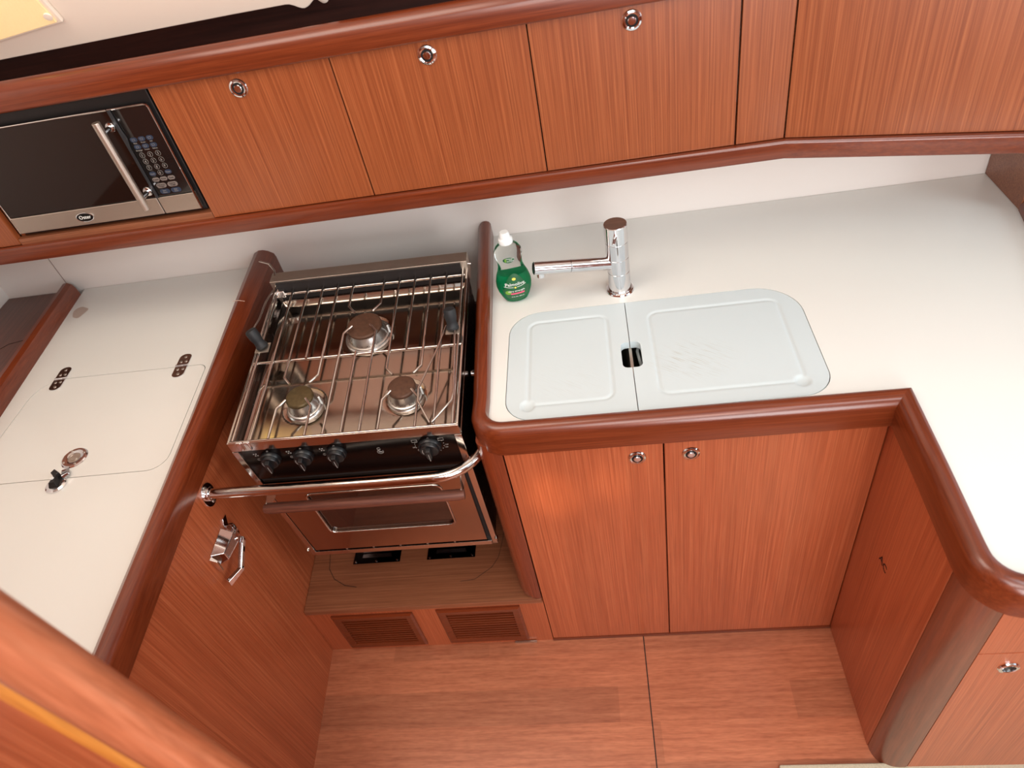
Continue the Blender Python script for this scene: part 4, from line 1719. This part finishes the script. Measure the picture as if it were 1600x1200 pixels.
# burners
for nm, (u, v), rr_, capm in (('burner', (.245, .318), .046, BURN), ('burner', (.128, .120), .034, BURN2), ('burner', (.354, .122), .034, BURN)):
    z0 = -.051
    bz = BM()
    lathe(bz, [(rr_ * 1.20, 0), (rr_ * 1.20, .004), (rr_ * 1.13, .006), (rr_ * 1.10, .009), (rr_ * 1.02, .010), (rr_ * .97, .021), (rr_ * .86, .029), (rr_ * .84, .032), (0, .032)], (u, v, z0), (0, 0, 1), 48)
    bo = obj(nm, bz, ALU, SV)
    bz = BM()
    lathe(bz, [(rr_ * .86, .0325), (rr_ * .90, .034), (rr_ * .89, .039), (rr_ * .82, .0415), (rr_ * .6, .0425), (0, .0425)], (u, v, z0), (0, 0, 1), 48)
    obj('burner_cap', bz, capm, bo)
    bz = BM()
    for k in range(22):
        a = 2 * PI * k / 22
        p = (u + rr_ * .985 * math.cos(a), v + rr_ * .985 * math.sin(a), z0 + .0145)
        lathe(bz, [(.0016, 0), (.0012, .0006), (0, .0007)], p, (math.cos(a), math.sin(a), .3), 8)
    obj('flame_ports', bz, BLACKP, bo)
    bz = BM()
    cyl(bz, (u + rr_ * 1.12, v + .004, z0), (u + rr_ * 1.12, v + .004, z0 + .027), .0022, n=10)
    obj('igniter', bz, PIN, bo)
# pot grid
rw = .0029
gz = .001
u0, du = .013, (.473 - .013) / 12
bR = BM()
vb, vm, vf = .447, .222, .004


def rod(k, pts_):
    u = u0 + du * k
    tube(bR, [(u + p[0], p[1], p[2] if len(p) > 2 else gz) for p in pts_], rw, 8)


EB = (0, vb + .030, gz + .001)
SD = gz - .005
for k in (0, 1, 11, 12):
    rod(k, [(0, vf), EB])
cut = {2: (3, 1), 4: (3, -1), 8: (9, 1), 10: (9, -1)}
for k, (c, s) in cut.items():
    u = u0 + du * k
    rod(k, [EB, (0, .166), (s * .016, .147, gz)])
    rod(k, [(s * .016, .103, gz), (0, .080), (0, vf)])
for k, s in ((5, 1), (7, -1)):
    rod(k, [EB, (0, .372), (s * .017, .350, gz)])
    rod(k, [(s * .017, .306, gz), (0, .284), (0, vf)])
rod(3, [EB, (0, vm - .002)])
rod(9, [EB, (0, vm - .002)])
rod(6, [(0, vm + .003), (0, vf)])
tube(bR, [(u0 - .006, vb, gz - .005), (.478, vb, gz - .005)], .0033, 10)
tube(bR, [(.004, vm, gz - .005), (.481, vm, gz - .005)], .0033, 10)
tube(bR, [(.004, vf, gz - .003), (.481, vf, gz - .003)], .0030, 10)
obj('pot_grid', bR, STEEL, SV, sharp=60)
# pot clamps: rubber grips and bent wires
for (u, v, du_, dv_) in ((.020, .262, -.016, .014), (.461, .262, 0.0, .016)):
    bz = BM()
    ax = Vector((du_, dv_, .046)).normalized()
    lathe(bz, [(.0125, 0), (.0140, .002), (.0140, .006), (.0125, .008), (.0112, .016), (.0118, .020), (.0135, .028), (.0135, .044), (.0115, .048), (0, .049)], (u, v, .006), tuple(ax), 24)
    cl = obj('clamp_grip', bz, BLACKR, SV)
    bz = BM()
    box(bz, u - .016, u + .016, v - .016, v + .012, .0045, .0062)
    obj('clamp_bracket', bz, STEEL_B, cl)
bz = BM()
tube(bz, [(.446, .268, .010), (.430, .20, .010), (.398, .094, .010), (.401, .060, .010), (.428, .008, .006)], .0022, 8)
tube(bz, [(.432, .008, .006), (.470, .056, .010), (.473, .074, .010), (.470, .16, .010), (.466, .258, .010)], .0022, 8)
obj('clamp_wire', bz, STEEL, SV, sharp=60)
bz = BM()
tube(bz, [(-.034, .520, .046), (-.010, .514, .040), (.004, .498, .030), (.010, .455, .012), (.010, .30, .012), (.018, .262, .010)], .0022, 8)
tube(bz, [(-.004, .285, .018), (-.009, .315, .018), (-.004, .345, .016), (-.003, .405, .014), (-.001, .43, .010), (.006, .45, .010)], .0022, 8)
obj('clamp_wire', bz, STEEL, SV, sharp=60)
# corner clips on the frame
for (u, v) in ((.012, .448), (.020, -.0005), (.036, -.0005)):
    bz = BM()
    if v < 0:
        box(bz, u, u + .012, -.0035, .004, -.024, .0015)
    else:
        box(bz, u - .004, u + .020, v - .008, v + .008, -.010, .010)
    obj('corner_clip', bz, CHROME, SV, bevel=.002)
# front: control panel, columns, oven door
b = BM()
box(b, .010, W - .014, .0015, .010, -.140, -.032)
cpn = obj('control_panel', b, ENAMEL, SV)
b = BM()
prism(b, [(-.001, -.001, -.031), (.012, -.001, -.031), (.012, -.001, -.142), (.012, -.001, -Hh), (-.002, -.001, -Hh)], (0, .014, 0))
obj('front_column', b, STEEL, SV, bevel=.0008)
b = BM()
prism(b, [(W - .014, -.001, -.031), (W + .001, -.001, -.031), (W + .001, -.001, -Hh), (W - .012, -.001, -Hh)], (0, .014, 0))
obj('front_column', b, STEEL, SV, bevel=.0008)
b = BM()
box(b, .0125, W - .0125, -.006, .012, -Hh + .006, -Hh + .024)
obj('bottom_bar', b, STEEL, SV, bevel=.0008)
b = BM()
for u in (.004, W - .006):
    lathe(b, [(.0045, 0), (.0045, .005), (.003, .009), (0, .0095)], (u + (-.008 if u < .1 else .007), .003, -Hh + .030), (0, -1, 0), 14)
obj('pivot_bolts', b, STEEL, SV)
# knobs
for i, (u, w_) in enumerate(((.071, -.062), (.143, -.062), (.215, -.060), (.413, -.062))):
    big = 1.12 if i == 3 else 1.0
    bz = BM()
    lathe(bz, [(.0215 * big, 0), (.0215 * big, .005), (.0200 * big, .0085), (.0185 * big, .009), (.0178 * big, .015), (.0165 * big, .0162), (0, .0165)], (u, .0012, w_), (0, -1, 0), 36)
    kb = obj('knob', bz, BLACKP, cpn)
    bz = BM()
    yk_ = -.014
    prism(bz, [(u - .005, yk_, w_ + .013), (u + .005, yk_, w_ + .013), (u + .006, yk_, w_ - .008), (u, yk_, w_ - .022), (u - .006, yk_, w_ - .008)], (0, -.012, 0))
    obj('knob_grip', bz, BLACKP, kb, bevel=.0015)
    bz = BM()
    tube(bz, [(u, yk_ - .0122, w_ + .004), (u, yk_ - .0122, w_ - .018)], .0006, 5)
    tube(bz, [(u - .0125, yk_ - .0018, w_ + .006), (u - .0140, yk_ - .0016, w_), (u - .0125, yk_ - .0018, w_ - .007)], .0007, 5)
    obj('pointer_line', bz, PRINT, kb)
# panel printing
b = BM()


def ptext(s, u, w_, size):
    text_into(b, s, size, basis((u, .0008, w_), (1, 0, 0), (0, 0, 1)), .0002, res=2)


def pring(u, w_, r, rr_=.0003, a0=0, a1=2 * PI):
    tube(b, [(u + r * math.cos(a0 + (a1 - a0) * k / 16), .0008, w_ + r * math.sin(a0 + (a1 - a0) * k / 16)) for k in range(17)], rr_, 5)


for u in (.071, .143, .215, .413):
    pring(u + .001, -.0375, .0017)
    if u < .4:
        pring(u - .027, -.064, .0033)
        ptext('i', u - .027, -.064, .005)
        for dx, dz in ((-.031, -.044), (-.026, -.044), (-.024, -.050), (-.029, -.050)):
            pring(u + dx, dz, .0012, .0005)
for k in range(7):
    a = PI * .78 + k * PI * .075
    pring(.413 + .030 * math.cos(a), -.060 + .030 * math.sin(a), .0006, .0004)
    a = PI * .22 - k * PI * .10
    pring(.413 + .030 * math.cos(a), -.060 + .030 * math.sin(a), .0006, .0004)
ptext('250', .380, -.066, .005)
ptext('230', .388, -.077, .005)
ptext('120', .448, -.064, .005)
ptext('150', .446, -.073, .005)
for (x0, x1) in ((.379, .390), (.434, .445)):
    tube(b, [(x0, .0008, -.040), (x1, .0008, -.040), (x1, .0008, -.048), (x0, .0008, -.048), (x0, .0008, -.040)], .00035, 5)
# round emblem: a swan-like curl in a small ring
pring(.305, -.060, .0035, .0004, PI * .2, PI * 1.9)
pring(.306, -.071, .0065, .0004, PI * .45, PI * 2.2)
tube(b, [(.3085, .0008, -.062), (.301, .0008, -.067), (.311, .0008, -.073)], .0006, 5)
ptext('eno', .306, -.072, .0045)
obj('panel_print', b, PRINT, cpn)
# oven door
b = BM()
zt_, zb_ = -.150, -Hh + .034
win = rrect(.094, .400, -.383, -.207, .016, 6)
lo = [(.020, zb_), (W - .022, zb_), (W - .020, zt_), (.018, zt_)]
vs1 = [b.verts.new((x, -.006, z)) for x, z in lo]
es = [b.edges.new((vs1[i], vs1[(i + 1) % 4])) for i in range(4)]
vs2 = [b.verts.new((x, -.006, z)) for x, z in win]
es += [b.edges.new((vs2[i], vs2[(i + 1) % len(vs2)])) for i in range(len(vs2))]
bmesh.ops.triangle_fill(b, use_beauty=True, edges=es)
vb1 = [b.verts.new((x, .010, z)) for x, z in lo]
for i in range(4):
    j = (i + 1) % 4
    b.faces.new((vs1[i], vs1[j], vb1[j], vb1[i]))
vb2 = [b.verts.new((x, .000, z)) for x, z in win]
for i in range(len(win)):
    j = (i + 1) % len(win)
    b.faces.new((vs2[i], vs2[j], vb2[j], vb2[i]))
od = obj('oven_door', b, metal('door_steel', (178, 160, 146), 0.13, .05), SV, sharp=30)
b = BM()
prism(b, [(x, -.001, z) for x, z in rrect(.095, .399, -.382, -.208, .015, 6)], (0, .003, 0))
obj('oven_window', b, OVEN_GLASS, od)
b = BM()
wl = rrect(.091, .403, -.386, -.204, .018, 6)
tube(b, [(x, -.0065, z) for x, z in wl + [wl[0]]], .0028, 8, cap=False)
obj('window_bezel', b, STEEL, od, sharp=60)
b = BM()
box(b, .014, W - .015, .004, .011, -Hh + .022, -.142)
obj('door_gap', b, DARKGAP, SV)
for u in (.10, .17, .24, .31, .38):
    b = BM()
    lathe(b, [(.0028, 0), (.0024, .0014), (0, .002)], (u, -.0035, -Hh + .0285), (0, -1, 0), 10)
    obj('lower_screw', b, STEEL_B, SV)
# handle: wooden bar on two steel arms
b = BM()
tube(b, [(.016, -.046, -.185), (.026, -.047, -.185), (.24, -.048, -.185), (.452, -.047, -.185), (.464, -.046, -.185)], [.0105, .0125, .0125, .0125, .0105], 18)
hn = obj('handle', b, HANDLE_W, od, sharp=60)
for u in (.022, .458):
    b = BM()
    prism(b, [(u - .001, -.006, -.158), (u - .001, -.006, -.205), (u - .001, -.040, -.193), (u - .001, -.052, -.190), (u - .001, -.052, -.178), (u - .001, -.036, -.172)], (.002, 0, 0))
    obj('handle_arm', b, STEEL, hn)
# white condensation tag seen in the window
# gimbal pivots
for s, u in ((-1, -.002), (1, W + .002)):
    bz = BM()
    cyl(bz, (u, .21, -.09), (u + s * .014, .21, -.09), .007, n=16)
    obj('gimbal_pin', bz, CHROME, SV)
bz = BM()
box(bz, -.028, -.006, .040, .052, -.165, -.120)
cyl(bz, (-.018, .05, -.135), (-.002, .05, -.135), .006, n=14)
obj('gimbal_lock', bz, CHROME_W, SV, bevel=.002)

# ------------------------------------------------------------------ near bulkhead end at lower left
nb = thing('near_bulkhead', 'blurred cherry bulkhead edge with rounded nosing in the near lower left corner', 'bulkhead', (-.9, .25, 0))
ctr = (-.5475, .2705)


def leaning(bm, loop, z0, z1):
    lean = Vector((.060 * (z1 - z0), 0.0, 0.0))       # the edge leans a little outwards towards the sole
    prism(bm, [(x + .060 * (1.44 - z0), y, z0) for x, y in loop], Vector((0, 0, z1 - z0)) - lean)


b = BM()
ring = [(ctr[0] + .0285 * math.cos(a), ctr[1] + .0285 * math.sin(a)) for a in [-PI * .62 + k * (PI * 1.24) / 16 for k in range(17)]]
leaning(b, ring, 0, 1.62)
obj('nosing', b, wood('near_nosing_wood', (170, 98, 66), (152, 82, 54), (182, 112, 80), 'Z', 60, 2, rough=.35), nb, sharp=30)
b = BM()
leaning(b, [(-.584, .2440), (-.5560, .2440), (-.5560, .262), (-.584, .262)], 0, 1.62)
obj('edge_strip', b, LIT_EDGE, nb)
b = BM()
leaning(b, [(-2.53, .249), (-.5845, .249), (-.5845, .290), (-2.53, .290)], 0, 1.62)
obj('bulkhead_panel', b, VENEER, nb)

# ------------------------------------------------------------------ rug corner
b = BM()
box(b, .30, 1.1, .15, .590, .0005, .012)
rg_ = obj('rug', b, RUG, bevel=.004)
tag(rg_, 'cream pile rug whose corner shows at the bottom picture edge', 'rug')
# small steel strip on the floor edge under the louvres
b = BM()
box(b, -.345, -.283, .9235, .9275, .0005, .007)
tag(obj('floor_clip', b, STEEL_B), 'tiny steel strip at the foot of the plinth under the right grille', 'clip')

bpy.context.view_layer.update()
